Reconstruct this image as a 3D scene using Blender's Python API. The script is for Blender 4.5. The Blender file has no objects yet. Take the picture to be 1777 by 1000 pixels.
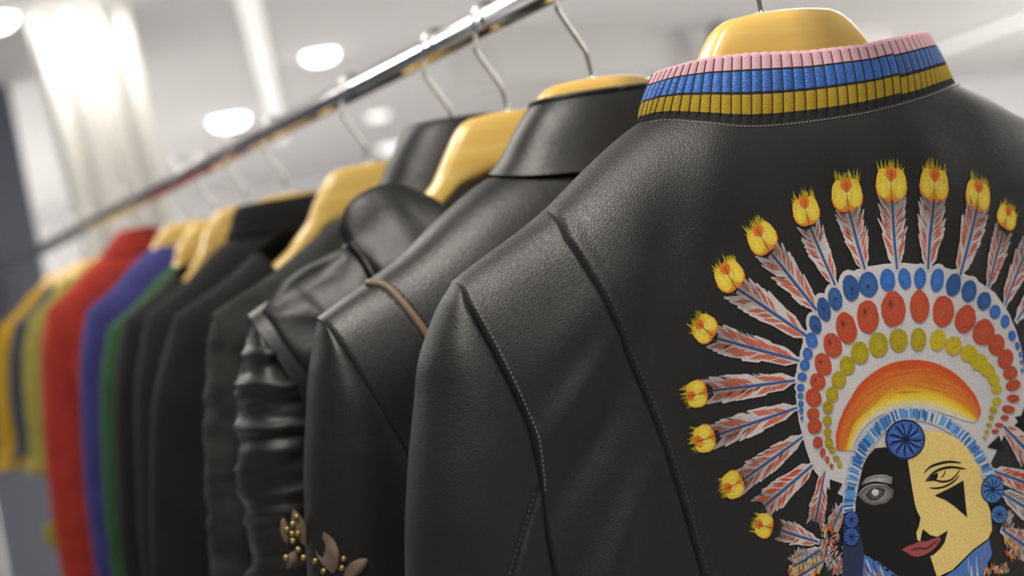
import bpy, bmesh, math, random
import numpy as np
from mathutils import Vector, Matrix

random.seed(7)
scene = bpy.context.scene
COL = scene.collection

# ------------------------------------------------------------------ camera, world, lights, exposure
cam_d = bpy.data.cameras.new('camera')
cam = bpy.data.objects.new('camera', cam_d); COL.objects.link(cam)
cam_d.sensor_width = 36.0; cam_d.lens = 50.0
cam_d.clip_start = 0.02; cam_d.clip_end = 200
cam.matrix_world = Matrix(((0.870085, 0.174007, -0.461166, 0.0000), (-0.458003, -0.060372, -0.886898, 0.0000), (-0.182168, 0.982892, 0.027167, 1.4500), (0, 0, 0, 1)))
cam_d.dof.use_dof = True; cam_d.dof.focus_distance = 0.815; cam_d.dof.aperture_fstop = 4.4; cam_d.dof.aperture_blades = 0
scene.camera = cam

world = bpy.data.worlds.new('world'); scene.world = world; world.use_nodes = True
world.node_tree.nodes['Background'].inputs[0].default_value = (0.95, 0.97, 1.0, 1)
world.node_tree.nodes['Background'].inputs[1].default_value = 0.16

def area(name, loc, size, power, aim=None, color=(1, .97, .93), size_y=None):
    d = bpy.data.lights.new(name, 'AREA'); d.energy = power; d.size = size; d.color = color
    if size_y: d.shape = 'RECTANGLE'; d.size_y = size_y
    o = bpy.data.objects.new(name, d); COL.objects.link(o); o.location = loc
    if aim is not None:
        o.rotation_euler = (Vector(aim) - Vector(loc)).to_track_quat('-Z', 'Y').to_euler()
    return o
# area lights under the ceiling; the fill and rim ones are added, unseen lamps
area('panel_light_near', (0.15, 0.20, 2.66), 0.5, 23, color=(1, .94, .86), size_y=0.5)
area('fill_light_front', (0.3, -1.7, 2.70), 1.2, 14)  # added fill from behind the camera, lifts the painted back
area('rim_light_rack', (0.15, 2.3, 2.70), 0.5, 22, color=(1, .95, .88), size_y=1.6)  # added lamp, set beyond the jackets so shoulder ridges catch a rim
area('panel_light_aisle', (-0.62, 4.35, 2.70), 0.35, 40, size_y=1.1)
area('fill_light_hall', (3.6, 3.0, 2.70), 2.0, 150, size_y=2.0)  # added fill kept above the view, brightens the hall
area('fill_light_side', (16.0, 4.0, 2.70), 4.0, 2600, size_y=5.0)  # added fill right of the view; its floor bounce brightens the ceiling
area('fill_light_far', (-2.5, 12.0, 2.70), 4.0, 1050, size_y=5.0)  # added fill left of the view for the back wall and ceiling
area('wash_light', (1.30, 5.72, 2.70), 0.2, 6, aim=(1.32, 6.0, 1.9))

vs = scene.view_settings
scene.display_settings.display_device = 'sRGB'
vs.view_transform = 'Standard'; vs.look = 'None'; vs.gamma = 1.0; vs.exposure = 0.0
vs.use_curve_mapping = False

# ------------------------------------------------------------------ helpers
def lin(r, g, b, k=1.0):
    f = lambda c: ((c / 255 + .055) / 1.055)**2.4 if c > 10.3 else c / 255 / 12.92
    return (f(r) * k, f(g) * k, f(b) * k)

def prop(o, label=None, cat=None, group=None, kind=None):
    if label: o['label'] = label
    if cat: o['category'] = cat
    if group: o['group'] = group
    if kind: o['kind'] = kind
    return o

def thing(name, label, cat, loc, rotz=0.0, group=None):
    o = bpy.data.objects.new(name, None); COL.objects.link(o)
    o.empty_display_size = .05
    o.location = loc; o.rotation_euler = (0, 0, rotz)
    return prop(o, label, cat, group)

def link(name, me, mat, parent=None, smooth=True):
    if mat is not None: me.materials.append(mat)
    if smooth: me.polygons.foreach_set('use_smooth', [True] * len(me.polygons))
    o = bpy.data.objects.new(name, me); COL.objects.link(o)
    o.parent = parent
    return o

def mesh(name, verts, faces, mat, parent=None, smooth=True, scale=.001, cols=None):
    me = bpy.data.meshes.new(name)
    me.from_pydata((np.asarray(verts, float) * scale).tolist(), [], faces)
    if cols is not None:
        a = me.color_attributes.new('Col', 'FLOAT_COLOR', 'POINT')
        a.data.foreach_set('color', np.asarray(cols, np.float32).ravel())
    me.update()
    return link(name, me, mat, parent, smooth)

def gridfaces(n, m, cu=False, cv=False, off=0):
    f = []
    for i in range(n if cu else n - 1):
        i2 = (i + 1) % n
        for j in range(m if cv else m - 1):
            j2 = (j + 1) % m
            f.append((off + i * m + j, off + i * m + j2, off + i2 * m + j2, off + i2 * m + j))
    return f

def grid(name, P, mat, parent=None, cu=False, cv=False, scale=.001, cols=None, smooth=True):
    n, m = P.shape[:2]
    return mesh(name, P.reshape(-1, 3), gridfaces(n, m, cu, cv), mat, parent, smooth, scale,
                None if cols is None else cols.reshape(-1, 4))

def tube_np(pts, r, seg=10, cap=True):
    pts = np.asarray(pts, float); n = len(pts)
    rr = np.full(n, r) if np.isscalar(r) else np.asarray(r, float)
    T = np.gradient(pts, axis=0); T /= np.linalg.norm(T, axis=1)[:, None] + 1e-12
    ref = np.array([0, 0, 1.0]) if abs(T[0][2]) < .9 else np.array([1.0, 0, 0])
    V = []
    u = np.cross(T[0], ref); u /= np.linalg.norm(u)
    for i in range(n):
        u = u - T[i] * np.dot(u, T[i]); u /= np.linalg.norm(u) + 1e-12
        v = np.cross(T[i], u)
        for k in range(seg):
            a = 2 * math.pi * k / seg
            V.append(pts[i] + rr[i] * (math.cos(a) * u + math.sin(a) * v))
    F = gridfaces(n, seg, False, True)
    if cap:
        F.append(tuple(range(seg))[::-1]); F.append(tuple((n - 1) * seg + k for k in range(seg)))
    return np.array(V), F

def join(parts):
    V = []; F = []; o = 0
    for v, f in parts:
        V.append(np.asarray(v, float)); F += [tuple(i + o for i in q) for q in f]; o += len(v)
    return np.concatenate(V), F

def box_np(c, s, rot=None):
    c = np.asarray(c, float); h = np.asarray(s, float) / 2
    v = np.array([(x, y, z) for x in (-1, 1) for y in (-1, 1) for z in (-1, 1)]) * h
    if rot is not None: v = v @ np.asarray(rot).T
    return v + c, [(0, 1, 3, 2), (4, 6, 7, 5), (0, 4, 5, 1), (2, 3, 7, 6), (0, 2, 6, 4), (1, 5, 7, 3)]

def bevel(o, w, seg=2):
    m = o.modifiers.new('bevel', 'BEVEL'); m.width = w; m.segments = seg; m.limit_method = 'ANGLE'
    return o

_rng = np.random.RandomState(3); _LAT = _rng.rand(64, 64) * 2 - 1
def noise2(x, y, seed=0):
    x = np.asarray(x, float) + seed * 17.31; y = np.asarray(y, float) + seed * 9.77
    xi = np.floor(x).astype(int); yi = np.floor(y).astype(int)
    fx = x - xi; fy = y - yi
    fx = fx * fx * fx * (fx * (fx * 6 - 15) + 10); fy = fy * fy * fy * (fy * (fy * 6 - 15) + 10)
    g = lambda a, b: _LAT[a % 64, b % 64]
    return ((g(xi, yi) * (1 - fx) + g(xi + 1, yi) * fx) * (1 - fy)
            + (g(xi, yi + 1) * (1 - fx) + g(xi + 1, yi + 1) * fx) * fy)

def segdist(x, z, poly):
    P = np.asarray(poly, float); best = np.full(np.shape(x), 1e9); side = np.zeros(np.shape(x)); along = np.zeros(np.shape(x)); acc = 0
    for a, b in zip(P[:-1], P[1:]):
        d = b - a; L = math.hypot(*d)
        t = np.clip(((x - a[0]) * d[0] + (z - a[1]) * d[1]) / (L * L), 0, 1)
        px = x - a[0] - t * d[0]; pz = z - a[1] - t * d[1]
        q = np.hypot(px, pz); m = q < best
        best = np.where(m, q, best)
        side = np.where(m, np.sign(d[0] * pz - d[1] * px), side)
        along = np.where(m, acc + t * L, along); acc += L
    return best, side, along

# ------------------------------------------------------------------ materials
def nodes(name):
    m = bpy.data.materials.new(name); m.use_nodes = True
    nt = m.node_tree; b = nt.nodes['Principled BSDF']
    return m, nt, b

def N(nt, t, **kw):
    n = nt.nodes.new(t)
    for k, v in kw.items():
        if k in n.inputs: n.inputs[k].default_value = v
        else: setattr(n, k, v)
    return n

def simple(name, c, rough=.5, metal=0.0, emit=None, es=0.0, mottle=0.0, mscale=40, bump=0.0, bscale=300, spec=.5):
    m, nt, b = nodes(name)
    b.inputs['Base Color'].default_value = (*c, 1); b.inputs['Roughness'].default_value = rough
    b.inputs['Metallic'].default_value = metal; b.inputs['Specular IOR Level'].default_value = spec
    if emit: b.inputs['Emission Color'].default_value = (*emit, 1); b.inputs['Emission Strength'].default_value = es
    tc = N(nt, 'ShaderNodeTexCoord')
    if mottle:
        n = N(nt, 'ShaderNodeTexNoise', Scale=mscale, Detail=4.0); nt.links.new(tc.outputs['Object'], n.inputs['Vector'])
        mr = N(nt, 'ShaderNodeMapRange'); mr.inputs[1].default_value = .3; mr.inputs[2].default_value = .7
        mr.inputs[3].default_value = 1 - mottle; mr.inputs[4].default_value = 1 + mottle
        nt.links.new(n.outputs[0], mr.inputs[0])
        h = N(nt, 'ShaderNodeHueSaturation'); h.inputs['Color'].default_value = (*c, 1)
        nt.links.new(mr.outputs[0], h.inputs['Value']); nt.links.new(h.outputs[0], b.inputs['Base Color'])
    if bump:
        n = N(nt, 'ShaderNodeTexNoise', Scale=bscale, Detail=3.0); nt.links.new(tc.outputs['Object'], n.inputs['Vector'])
        bp = N(nt, 'ShaderNodeBump', Strength=bump, Distance=.001)
        nt.links.new(n.outputs[0], bp.inputs['Height']); nt.links.new(bp.outputs[0], b.inputs['Normal'])
    return m

def leather(name, c=(.0135, .013, .0124), rough=.44, grain=640, strength=.5, crease=.10):
    m, nt, b = nodes(name)
    b.inputs['Base Color'].default_value = (*c, 1); b.inputs['Specular IOR Level'].default_value = .5
    tc = N(nt, 'ShaderNodeTexCoord')
    v = N(nt, 'ShaderNodeTexVoronoi', Scale=grain); v.feature = 'DISTANCE_TO_EDGE'
    w = N(nt, 'ShaderNodeTexNoise', Scale=grain * .6, Detail=2.0)
    mp = N(nt, 'ShaderNodeMapping'); mp.inputs['Rotation'].default_value = (0, .6, 0); mp.inputs['Scale'].default_value = (1, 1, 1.2)
    cr = N(nt, 'ShaderNodeTexNoise', Scale=55.0, Detail=4.0, Distortion=.6)
    nt.links.new(tc.outputs['Object'], mp.inputs['Vector'])
    nt.links.new(mp.outputs[0], cr.inputs['Vector'])
    ad = N(nt, 'ShaderNodeVectorMath'); ad.operation = 'MULTIPLY_ADD'
    ad.inputs[1].default_value = (.0006, .0006, .0006)
    nt.links.new(w.outputs['Color'], ad.inputs[0]); nt.links.new(tc.outputs['Object'], ad.inputs[2])
    nt.links.new(tc.outputs['Object'], w.inputs['Vector']); nt.links.new(ad.outputs[0], v.inputs['Vector'])
    mr = N(nt, 'ShaderNodeMapRange'); mr.inputs[1].default_value = 0; mr.inputs[2].default_value = .25
    nt.links.new(v.outputs['Distance'], mr.inputs[0])
    b1 = N(nt, 'ShaderNodeBump', Strength=strength, Distance=.00017)
    b2 = N(nt, 'ShaderNodeBump', Strength=crease, Distance=.002)
    nt.links.new(mr.outputs[0], b1.inputs['Height']); nt.links.new(cr.outputs[0], b2.inputs['Height'])
    nt.links.new(b2.outputs[0], b1.inputs['Normal']); nt.links.new(b1.outputs[0], b.inputs['Normal'])
    n2 = N(nt, 'ShaderNodeTexNoise', Scale=9.0, Detail=3.0); nt.links.new(tc.outputs['Object'], n2.inputs['Vector'])
    r = N(nt, 'ShaderNodeMapRange'); r.inputs[1].default_value = .3; r.inputs[2].default_value = .7
    r.inputs[3].default_value = rough - .05; r.inputs[4].default_value = rough + .07
    nt.links.new(n2.outputs[0], r.inputs[0]); nt.links.new(r.outputs[0], b.inputs['Roughness'])
    return m

def fabric(name, c, rough=.85, weave=900, strength=.4, sheen=.0, mottle=.18):
    m, nt, b = nodes(name)
    b.inputs['Roughness'].default_value = rough; b.inputs['Specular IOR Level'].default_value = .25
    if sheen: b.inputs['Sheen Weight'].default_value = sheen; b.inputs['Sheen Roughness'].default_value = .5
    tc = N(nt, 'ShaderNodeTexCoord')
    n = N(nt, 'ShaderNodeTexNoise', Scale=30.0, Detail=5.0); nt.links.new(tc.outputs['Object'], n.inputs['Vector'])
    mr = N(nt, 'ShaderNodeMapRange'); mr.inputs[1].default_value = .3; mr.inputs[2].default_value = .7
    mr.inputs[3].default_value = 1 - mottle; mr.inputs[4].default_value = 1 + mottle
    nt.links.new(n.outputs[0], mr.inputs[0])
    h = N(nt, 'ShaderNodeHueSaturation'); h.inputs['Color'].default_value = (*c, 1)
    nt.links.new(mr.outputs[0], h.inputs['Value']); nt.links.new(h.outputs[0], b.inputs['Base Color'])
    wv = N(nt, 'ShaderNodeTexWave', Scale=weave * .35); nt.links.new(tc.outputs['Object'], wv.inputs['Vector'])
    bp = N(nt, 'ShaderNodeBump', Strength=strength, Distance=.0004)
    nt.links.new(wv.outputs['Fac'], bp.inputs['Height']); nt.links.new(bp.outputs[0], b.inputs['Normal'])
    return m

def paint(name):
    m, nt, b = nodes(name)
    a = N(nt, 'ShaderNodeAttribute'); a.attribute_name = 'Col'
    tc = N(nt, 'ShaderNodeTexCoord')
    n = N(nt, 'ShaderNodeTexNoise', Scale=900.0, Detail=3.0); nt.links.new(tc.outputs['Object'], n.inputs['Vector'])
    mr = N(nt, 'ShaderNodeMapRange'); mr.inputs[1].default_value = .3; mr.inputs[2].default_value = .7
    mr.inputs[3].default_value = .84; mr.inputs[4].default_value = 1.08
    nt.links.new(n.outputs[0], mr.inputs[0])
    h = N(nt, 'ShaderNodeHueSaturation'); nt.links.new(a.outputs['Color'], h.inputs['Color'])
    nt.links.new(mr.outputs[0], h.inputs['Value']); nt.links.new(h.outputs[0], b.inputs['Base Color'])
    b.inputs['Roughness'].default_value = .62; b.inputs['Specular IOR Level'].default_value = .3
    return m

def wood(name):
    m, nt, b = nodes(name)
    tc = N(nt, 'ShaderNodeTexCoord')
    mp = N(nt, 'ShaderNodeMapping'); mp.inputs['Scale'].default_value = (5, 60, 40)
    n = N(nt, 'ShaderNodeTexNoise', Scale=1.0, Detail=5.0, Distortion=1.2)
    nt.links.new(tc.outputs['Object'], mp.inputs['Vector']); nt.links.new(mp.outputs[0], n.inputs['Vector'])
    cr = N(nt, 'ShaderNodeValToRGB')
    cr.color_ramp.elements[0].position = .3; cr.color_ramp.elements[0].color = (*lin(234, 186, 88), 1)
    cr.color_ramp.elements[1].position = .7; cr.color_ramp.elements[1].color = (*lin(248, 216, 128), 1)
    nt.links.new(n.outputs[0], cr.inputs[0]); nt.links.new(cr.outputs[0], b.inputs['Base Color'])
    b.inputs['Roughness'].default_value = .32; b.inputs['Coat Weight'].default_value = .6; b.inputs['Coat Roughness'].default_value = .14
    return m

M = {}
M['leather'] = leather('black_leather')
M['leather2'] = leather('black_leather_smooth', (.0115, .0112, .0108), rough=.40, grain=470, strength=.4, crease=.12)
M['leather3'] = leather('black_leather_soft', (.0105, .0102, .010), rough=.42, grain=500, strength=.3, crease=.3)
M['wood'] = wood('varnished_wood')
M['chrome'] = simple('chrome', (.78, .78, .80), .09, 1.0)
M['wire'] = simple('hook_metal', (.60, .59, .56), .24, 1.0)
M['paint'] = paint('garment_paint')
M['thread'] = simple('grey_thread', lin(150, 148, 142), .7)
M['dark_thread'] = simple('dark_thread', lin(70, 68, 64), .6)
M['brown'] = leather('brown_leather', lin(122, 104, 84), .5, 600, .3)
M['charcoal'] = fabric('charcoal_tweed', (.030, .0295, .028), weave=500, strength=.8, mottle=.5)
M['black'] = fabric('black_cloth', (.0125, .012, .012))
M['black2'] = fabric('black_cloth_soft', (.015, .0148, .0145))
M['green'] = fabric('green_cloth', lin(44, 82, 48))
M['blue'] = fabric('blue_cloth', lin(58, 58, 118))
M['red'] = fabric('red_cloth', lin(160, 50, 38))
M['olive'] = fabric('pale_olive_cloth', lin(150, 147, 72))
M['slate'] = fabric('slate_cloth', lin(70, 72, 84))
M['yellow'] = fabric('yellow_cloth', lin(172, 134, 18))
M['orange'] = fabric('orange_cloth', lin(235, 140, 40))
M['lace'] = simple('bronze_lace', lin(112, 94, 80), .7, bump=.5, bscale=900)
M['gold'] = simple('gold_bead', lin(170, 150, 80), .28, .7)
M['ceiling'] = simple('ceiling_paint', (.80, .79, .785), .8)
M['wall'] = simple('wall_paint', (.86, .855, .86), .7)
M['bulkhead'] = simple('bulkhead_paint', (.70, .69, .675), .8)
M['partition'] = simple('partition_paint', lin(104, 106, 118), .7)
M['panel'] = simple('dark_panel', lin(70, 72, 80), .6)
M['floor'] = simple('floor_vinyl', lin(186, 185, 184), .45, mottle=.06, mscale=3)
M['curtain'] = simple('white_drape', lin(206, 204, 198), .8)
M['lamp'] = simple('lamp_glow', (1, 1, 1), .5, emit=(1, .99, .96), es=9.0)
M['lamp_dim'] = simple('lamp_glow_dim', (1, 1, 1), .5, emit=(1, .98, .94), es=1.15)
M['strip'] = simple('strip_glow', (1, 1, 1), .5, emit=(1, .97, .90), es=.46)
M['lamp_rim'] = simple('lamp_rim', (.8, .8, .8), .4)
M['fixture'] = simple('dark_fixture', (.03, .03, .028), .5)

# ------------------------------------------------------------------ measured shape of the front jacket and its painting (mm from the neck point)
def herm(xs, ys, x):
    # smooth monotone-ish cubic through control points (numpy)
    xs = np.asarray(xs, float); ys = np.asarray(ys, float); x = np.asarray(x, float)
    d = np.diff(ys) / np.diff(xs)
    m = np.empty_like(ys); m[0] = d[0]; m[-1] = d[-1]
    m[1:-1] = (d[:-1] + d[1:]) / 2
    i = np.clip(np.searchsorted(xs, x) - 1, 0, len(xs) - 2)
    h = xs[i + 1] - xs[i]; t = (x - xs[i]) / h
    t = np.clip(t, 0, 1)
    return ((2*t**3 - 3*t**2 + 1) * ys[i] + (t**3 - 2*t**2 + t) * h * m[i]
            + (-2*t**3 + 3*t**2) * ys[i + 1] + (t**3 - t**2) * h * m[i + 1])

# shoulder ridge of a hanging jacket: half width and height, millimetres from the neck point
RX = [0, 60, 115, 144, 183, 247, 300]
RZ = [32, 26.5, 9.5, -5, -27.5, -55, -84]

def ridge(x, s=1.0, tilt=0.0):
    return herm(np.array(RX) * s, RZ, np.abs(x)) + tilt * np.asarray(x, float)

def depth(x, z, s=1.0, dm=48.0, ds=30.0, H=75.0, tilt=0.0):
    h = np.clip((ridge(x, s, tilt) - z) / H, 0, 1)
    return (dm - (dm - ds) * (np.abs(x) / (254.0 * s))**2) * np.sqrt(np.clip(1 - (1 - h)**2, 0, 1))

BLUE_BEADS = [(-48.4,-124.1,4.2,0.1,0.6,-5.5),(-40.5,-116.7,4.7,0.1,0.7,-7),(-31.1,-112.3,5.1,-0.1,0.3,-6.7),(-18.5,-108.2,6,-0.4,-0.4,-7.7),(-5.3,-108.5,7.2,-1.3,-1.6,-7.1),(10,-108.4,6,-0.6,-0.8,-6.6),(23.7,-110,5.2,-0.3,-0.3,-6.3),(36.2,-111.9,4.6,-1.1,-2.3,-6.2),(49.7,-115.4,5.1,-1.4,-3.1,-6.8),(62,-120.5,5.5,-1.9,-3.7,-6.4),(73.9,-126.4,6,-2,-3.6,-6.2),(85.5,-134.6,5.6,-2.1,-3.5,-5),(93.6,-142.9,4.5,-1.7,-2.6,-3.8),(100.9,-150.3,3.7,-1.2,-2,-3.7),(104.7,-160.1,3.4,-0.6,-0.8,-3.2),(107.9,-167,2.2,-0.4,-0.6,-2.4),(109.1,-172.8,1.7,-0.3,-0.4,-1.7),(108.6,-177.5,1.3,-0.3,-0.3,-1.3),(107.9,-182.8,1.3,-0.3,-0.3,-1.3),(-53,-132.3,4.1,0.4,0.9,-4.4),(-57.7,-139.2,3.6,-0.7,-0.7,-3.3),(-61.2,-145.1,3.5,-0.7,-0.7,-3.1),(-64.6,-151.1,3.2,-0.7,-0.5,-2.4),(-67,-156.9,2.6,-0.6,-0.5,-2.1),(-68.1,-161.4,2.1,-0.4,-0.3,-1.5),(-68.8,-166,1.9,-0.4,-0.4,-1.7),(-69.2,-169.5,1.5,-0.3,-0.3,-1.2),(-69.1,-165.5,1.4,-0.3,-0.3,-1.4),(-69.6,-170.1,1.4,-0.3,-0.3,-1.4),(-69.8,-174,1.1,-0.2,-0.3,-1.1)]
RED_BEADS = [(10.2,-125.9,9.5,-1.7,-2.4,-10.3),(31.3,-128.3,7.9,-1.7,-2.7,-9.4),(49.6,-134.5,8.5,-2.1,-3.3,-8.9),(66.5,-142.4,7.8,-3.1,-5.2,-7.6),(80,-153.2,8.6,-3.4,-4.9,-7.1),(89.2,-162.8,6.5,-2.6,-4.1,-5.8),(94.8,-172.7,6.2,-2.7,-4.2,-5.2),(96.7,-182,5.8,1.8,3.2,-4),(97.3,-190,7,-0.2,0.4,-3.4),(95.2,-197.9,5.4,-1.5,-1,-2.4),(89.4,-203.5,5.5,-1.8,-1.1,-2.3),(-9.9,-126.8,7.9,-0.9,-1.1,-9.9),(-26.8,-130.2,7.4,-0.2,0.4,-9.2),(-38.8,-138.1,6.4,0.4,1.2,-7.3),(-48.1,-147.3,6,0.3,1.1,-6.7),(-54.4,-156,5.4,0.4,1,-4.9),(-59.4,-164.4,5.1,1.2,2.2,-5.2),(-61.5,-173.2,4.4,-1,-0.7,-3.2),(-61.8,-180.4,5,-1.1,-0.9,-4.2),(-61.4,-189.9,3.5,-0.8,-0.7,-3.2),(-59,-196.4,1.9,-0.4,-0.6,-2.5),(-56.7,-201,1.6,-0.4,-0.4,-1.9),(-54.5,-205.2,1.3,-0.3,-0.3,-1.5),(84.7,-207.8,3.6,-0.8,-0.4,-1.6),(78.6,-211.1,3.6,-0.8,-0.3,-1.4),(74.1,-214,3.1,-0.7,-0.3,-1.4)]
YELLOW_BEADS = [(-31.1,-151.4,5.6,-0.7,-0.6,-5.5),(-20.2,-146.2,6.6,-0.9,-0.7,-6.5),(-5.7,-144.3,7.2,-1.4,-1.6,-6.9),(10.1,-144.6,7.1,-1.4,-1.6,-6.7),(25.8,-147.1,6.3,-1.2,-1.6,-6.8),(41.1,-150.6,6,-1.8,-2.8,-6.1),(52.7,-156.2,5.9,-2.4,-3.3,-4.9),(64,-163.2,5.6,-3.2,-4.2,-4),(71.2,-170,5.6,-3.8,-4.7,-3.7),(77.3,-176.3,5,-3.3,-3.9,-3),(81.1,-183.2,5.1,-1.1,-0.9,-3.5),(82,-189.2,4.6,-1,-0.7,-2.8),(80.2,-196.4,4,-0.9,-0.6,-2.4),(75.9,-200.9,3.5,-0.8,-0.6,-2.2),(-39,-158.2,5.3,-1.1,-1.1,-4.8),(-45.7,-165.3,4.6,-1,-1,-4.3),(-50.3,-171.8,3.8,-0.8,-0.8,-3.6),(-50.6,-171.9,3.5,-0.8,-0.7,-3.2),(-52.4,-179.2,3.2,-0.7,-0.6,-2.8),(-53.3,-185.7,2.7,-0.6,-0.6,-2.6),(-53.5,-191.7,2.9,-0.7,-0.6,-2.8),(-52,-196.3,2.4,-0.6,-0.4,-1.9),(-50.2,-201.6,2.4,-0.6,-0.3,-1.5),(-48.7,-205.6,1.6,-0.4,-0.4,-1.7),(75.5,-201,2.9,-0.6,-0.5,-1.8),(72.9,-205,2.3,-0.5,-0.3,-1.4),(69.8,-209.1,2.3,-0.5,-0.3,-1.4),(66.8,-212.7,1.9,-0.4,-0.3,-1.4),(64,-215.7,1.5,-0.4,-0.3,-1.4)]
FEATHERS = [((-122.3,-112.1),(-116.2,-118.7),(-64.4,-141.9),6.8,0),((-100.1,-86.4),(-97.2,-94.1),(-56.1,-129.1),7.9,0),((-73.8,-69.3),(-70.2,-78.5),(-45.8,-116.1),8.3,0),((-39.9,-58.7),(-39.4,-68.9),(-29.3,-104.5),8.1,0),((-8.5,-54),(-9.1,-64.1),(-5.4,-99.2),9.5,0),((26.1,-52.7),(24.4,-62.2),(19.1,-103.3),10,0),((59.6,-57.7),(57.3,-67),(44.1,-107.6),10,0),((96.5,-69.4),(93.6,-76.5),(68.8,-115.7),9.4,0),((118.9,-86.7),(112.7,-95),(91.6,-127.1),7.2,0),((143.5,-101.5),(131.3,-108.5),(103.4,-140.8),6.7,0),((163.6,-118.1),(149.7,-125.6),(111.9,-151.6),7,0),((-134.6,-146.3),(-125,-146.4),(-69.9,-152.1),6.3,0),((-134.7,-171.3),(-125.7,-170.8),(-71.6,-167.4),6.4,0),((-122.1,-200.1),(-114.9,-198.6),(-71.1,-184.3),6.5,0),((-107,-226.6),(-96.4,-231.9),(-72.4,-244.9),5.8,0),(None,(-104.9,-216.7),(-67.3,-201.6),7,1),(None,(-72.3,-234),(-59.7,-207),5.2,1),(None,(-61.9,-240.7),(-51.6,-228.5),4.8,1),(None,(-92.5,-254),(-71.8,-249.5),5.9,2),(None,(-92.4,-260.7),(-70.3,-255.9),5.2,1),(None,(106.5,-240.1),(82.4,-212.6),9.3,0),(None,(106.2,-257.7),(67.8,-237.4),6.9,1),(None,(106.3,-278.4),(72.3,-252.2),7.5,2),(None,(91,-294.9),(66.8,-273.9),8.3,1)]
WHITE_BAND = [(-58.5,-218),(-67.1,-204.3),(-70,-191.9),(-72,-174.9),(-71.1,-161.8),(-67.2,-146),(-60.5,-134),(-54.4,-125.2),(-44.7,-115.3),(-33.9,-108.2),(-25,-103),(-11.7,-98.5),(-1,-98.2),(10.1,-98.8),(25.8,-100.7),(43.8,-105.1),(57.5,-108.8),(72,-114.8),(86.2,-123.7),(96.9,-131.4),(105.3,-144.5),(109.6,-157.1),(111.4,-171.3),(109.4,-189.3),(105.7,-203.2),(97.4,-212.4),(82.1,-218),(67.4,-230.8),(53.6,-245.4),(4.1,-250.7),(-36.6,-233.5)]
ARCH_OUT = [(-48.9,-197.4),(-48.1,-190.2),(-44.3,-182.6),(-39,-176),(-32.5,-170),(-24.2,-163.9),(-14.4,-159.8),(-4.5,-157.4),(6.1,-156.8),(16.9,-157.9),(28,-160.5),(38,-164.6),(47.3,-170.4),(54.5,-177.2),(60.6,-184.9),(64.3,-192.5),(65.2,-198.8),(63.9,-202.1)]
ARCH_IN = [(-39.2,-199.7),(-37.5,-196),(-34,-192),(-29.7,-188.3),(-24.7,-185.3),(-18.8,-182.8),(-12.3,-181.5),(-5.5,-180.9),(2.2,-181.2),(10.2,-182.2),(18.6,-184),(26.9,-186.5),(34.3,-189.9),(40.7,-193.4),(45.8,-196.6),(50.9,-199.9),(55.3,-202.3),(58.7,-204.5)]
SCARF_OUT = [(-52.3,-233.5),(-49.9,-224.7),(-45.3,-214.3),(-38.8,-203.3),(-31,-195.1),(-20,-188.6),(-9.5,-185),(1.8,-184.3),(12.8,-186.3),(24.9,-190.4),(36.7,-196.8),(46.8,-205.1),(55.2,-214.7),(61.8,-225.7),(66.5,-235.7),(68.4,-240.6)]
SCARF_IN = [(-44.6,-234.4),(-42.6,-228.6),(-38.4,-219.1),(-32.2,-209.5),(-25.1,-201.7),(-15.4,-195.4),(-6.2,-191.6),(2.4,-190.9),(11.3,-192.5),(22,-196.3),(31.1,-201.6),(39.8,-209),(46.7,-217.7),(52.2,-226.7),(56.9,-236.1),(58.6,-239.9)]
FACE = [(-21.8,-202.4),(-12.3,-203),(4,-199.3),(19.3,-201.4),(27.6,-203.5),(38.3,-208.7),(45.8,-215.3),(51.3,-224.3),(55.3,-233),(56.7,-240),(56.4,-248.8),(59.4,-260.6),(58,-271.4),(53.3,-275.7),(39.4,-278.7),(29.3,-282.5),(19.6,-285.9),(9.1,-286.6),(1.3,-289),(-19.9,-283.2),(-30.9,-271.7),(-42.8,-259),(-43.5,-247.3),(-43.1,-236.9),(-40.9,-226.9),(-35,-218.9),(-32.4,-210),(-28,-205.8)]
FACE_DARK = [(-21.8,-202.4),(-13.8,-203.5),(-10,-207.8),(-4.8,-212.8),(1.2,-214.2),(-0.2,-217.1),(-3.4,-220.3),(-0.8,-223.4),(-1.4,-228.6),(-0.2,-238),(1.5,-246),(3,-249.8),(0.5,-254.3),(-2.6,-257.3),(-3,-261.5),(-1.1,-263.2),(0.3,-264.5),(5.9,-269.7),(3.2,-272.3),(1.2,-274.4),(3.4,-280.4),(6.4,-286.1),(6.7,-290.5),(-19.9,-283.2),(-30.9,-271.7),(-42.8,-259),(-43.5,-247.3),(-43.4,-236.8),(-42.8,-229.6),(-39.8,-225.1),(-35,-218.9),(-33.3,-214),(-32.4,-210),(-28,-205.8)]
MOUTH_SHADE = [(-0.3,-262.7),(2.3,-255.9),(4.1,-257.9),(7.8,-261.6),(13.1,-264.1),(22.2,-262.6),(17.8,-268.6),(13.5,-271.2),(7.2,-273.3),(2.1,-273.6),(2,-270.9),(0.7,-267.3)]
NOSE = [(3,-249.8),(0.5,-254.3),(-2.6,-257.3),(-3,-261.5),(-1.1,-263.2),(0.8,-259.8),(3.4,-256.1),(7.5,-254)]
LIPS = [(-16.1,-264.1),(-11.1,-263.3),(-4.7,-263.2),(-1.1,-262.8),(2.9,-264.2),(9.4,-264.2),(14.7,-264.5),(15.1,-266.7),(10.4,-269.3),(5.6,-271),(-0.3,-271.6),(-5.2,-271.3),(-9.7,-269.4),(-12.6,-266.8)]
LIP_LINE = [(-10.4,-266.3),(-3.4,-266.5),(2,-268.2),(9.5,-266.9),(13.4,-265.8)]
CHEEK = [(17.1,-240.1),(29.5,-238.8),(41.3,-236.7),(39.9,-246.9),(39.3,-259.1),(31.2,-250.2),(25.1,-244.8)]
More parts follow.
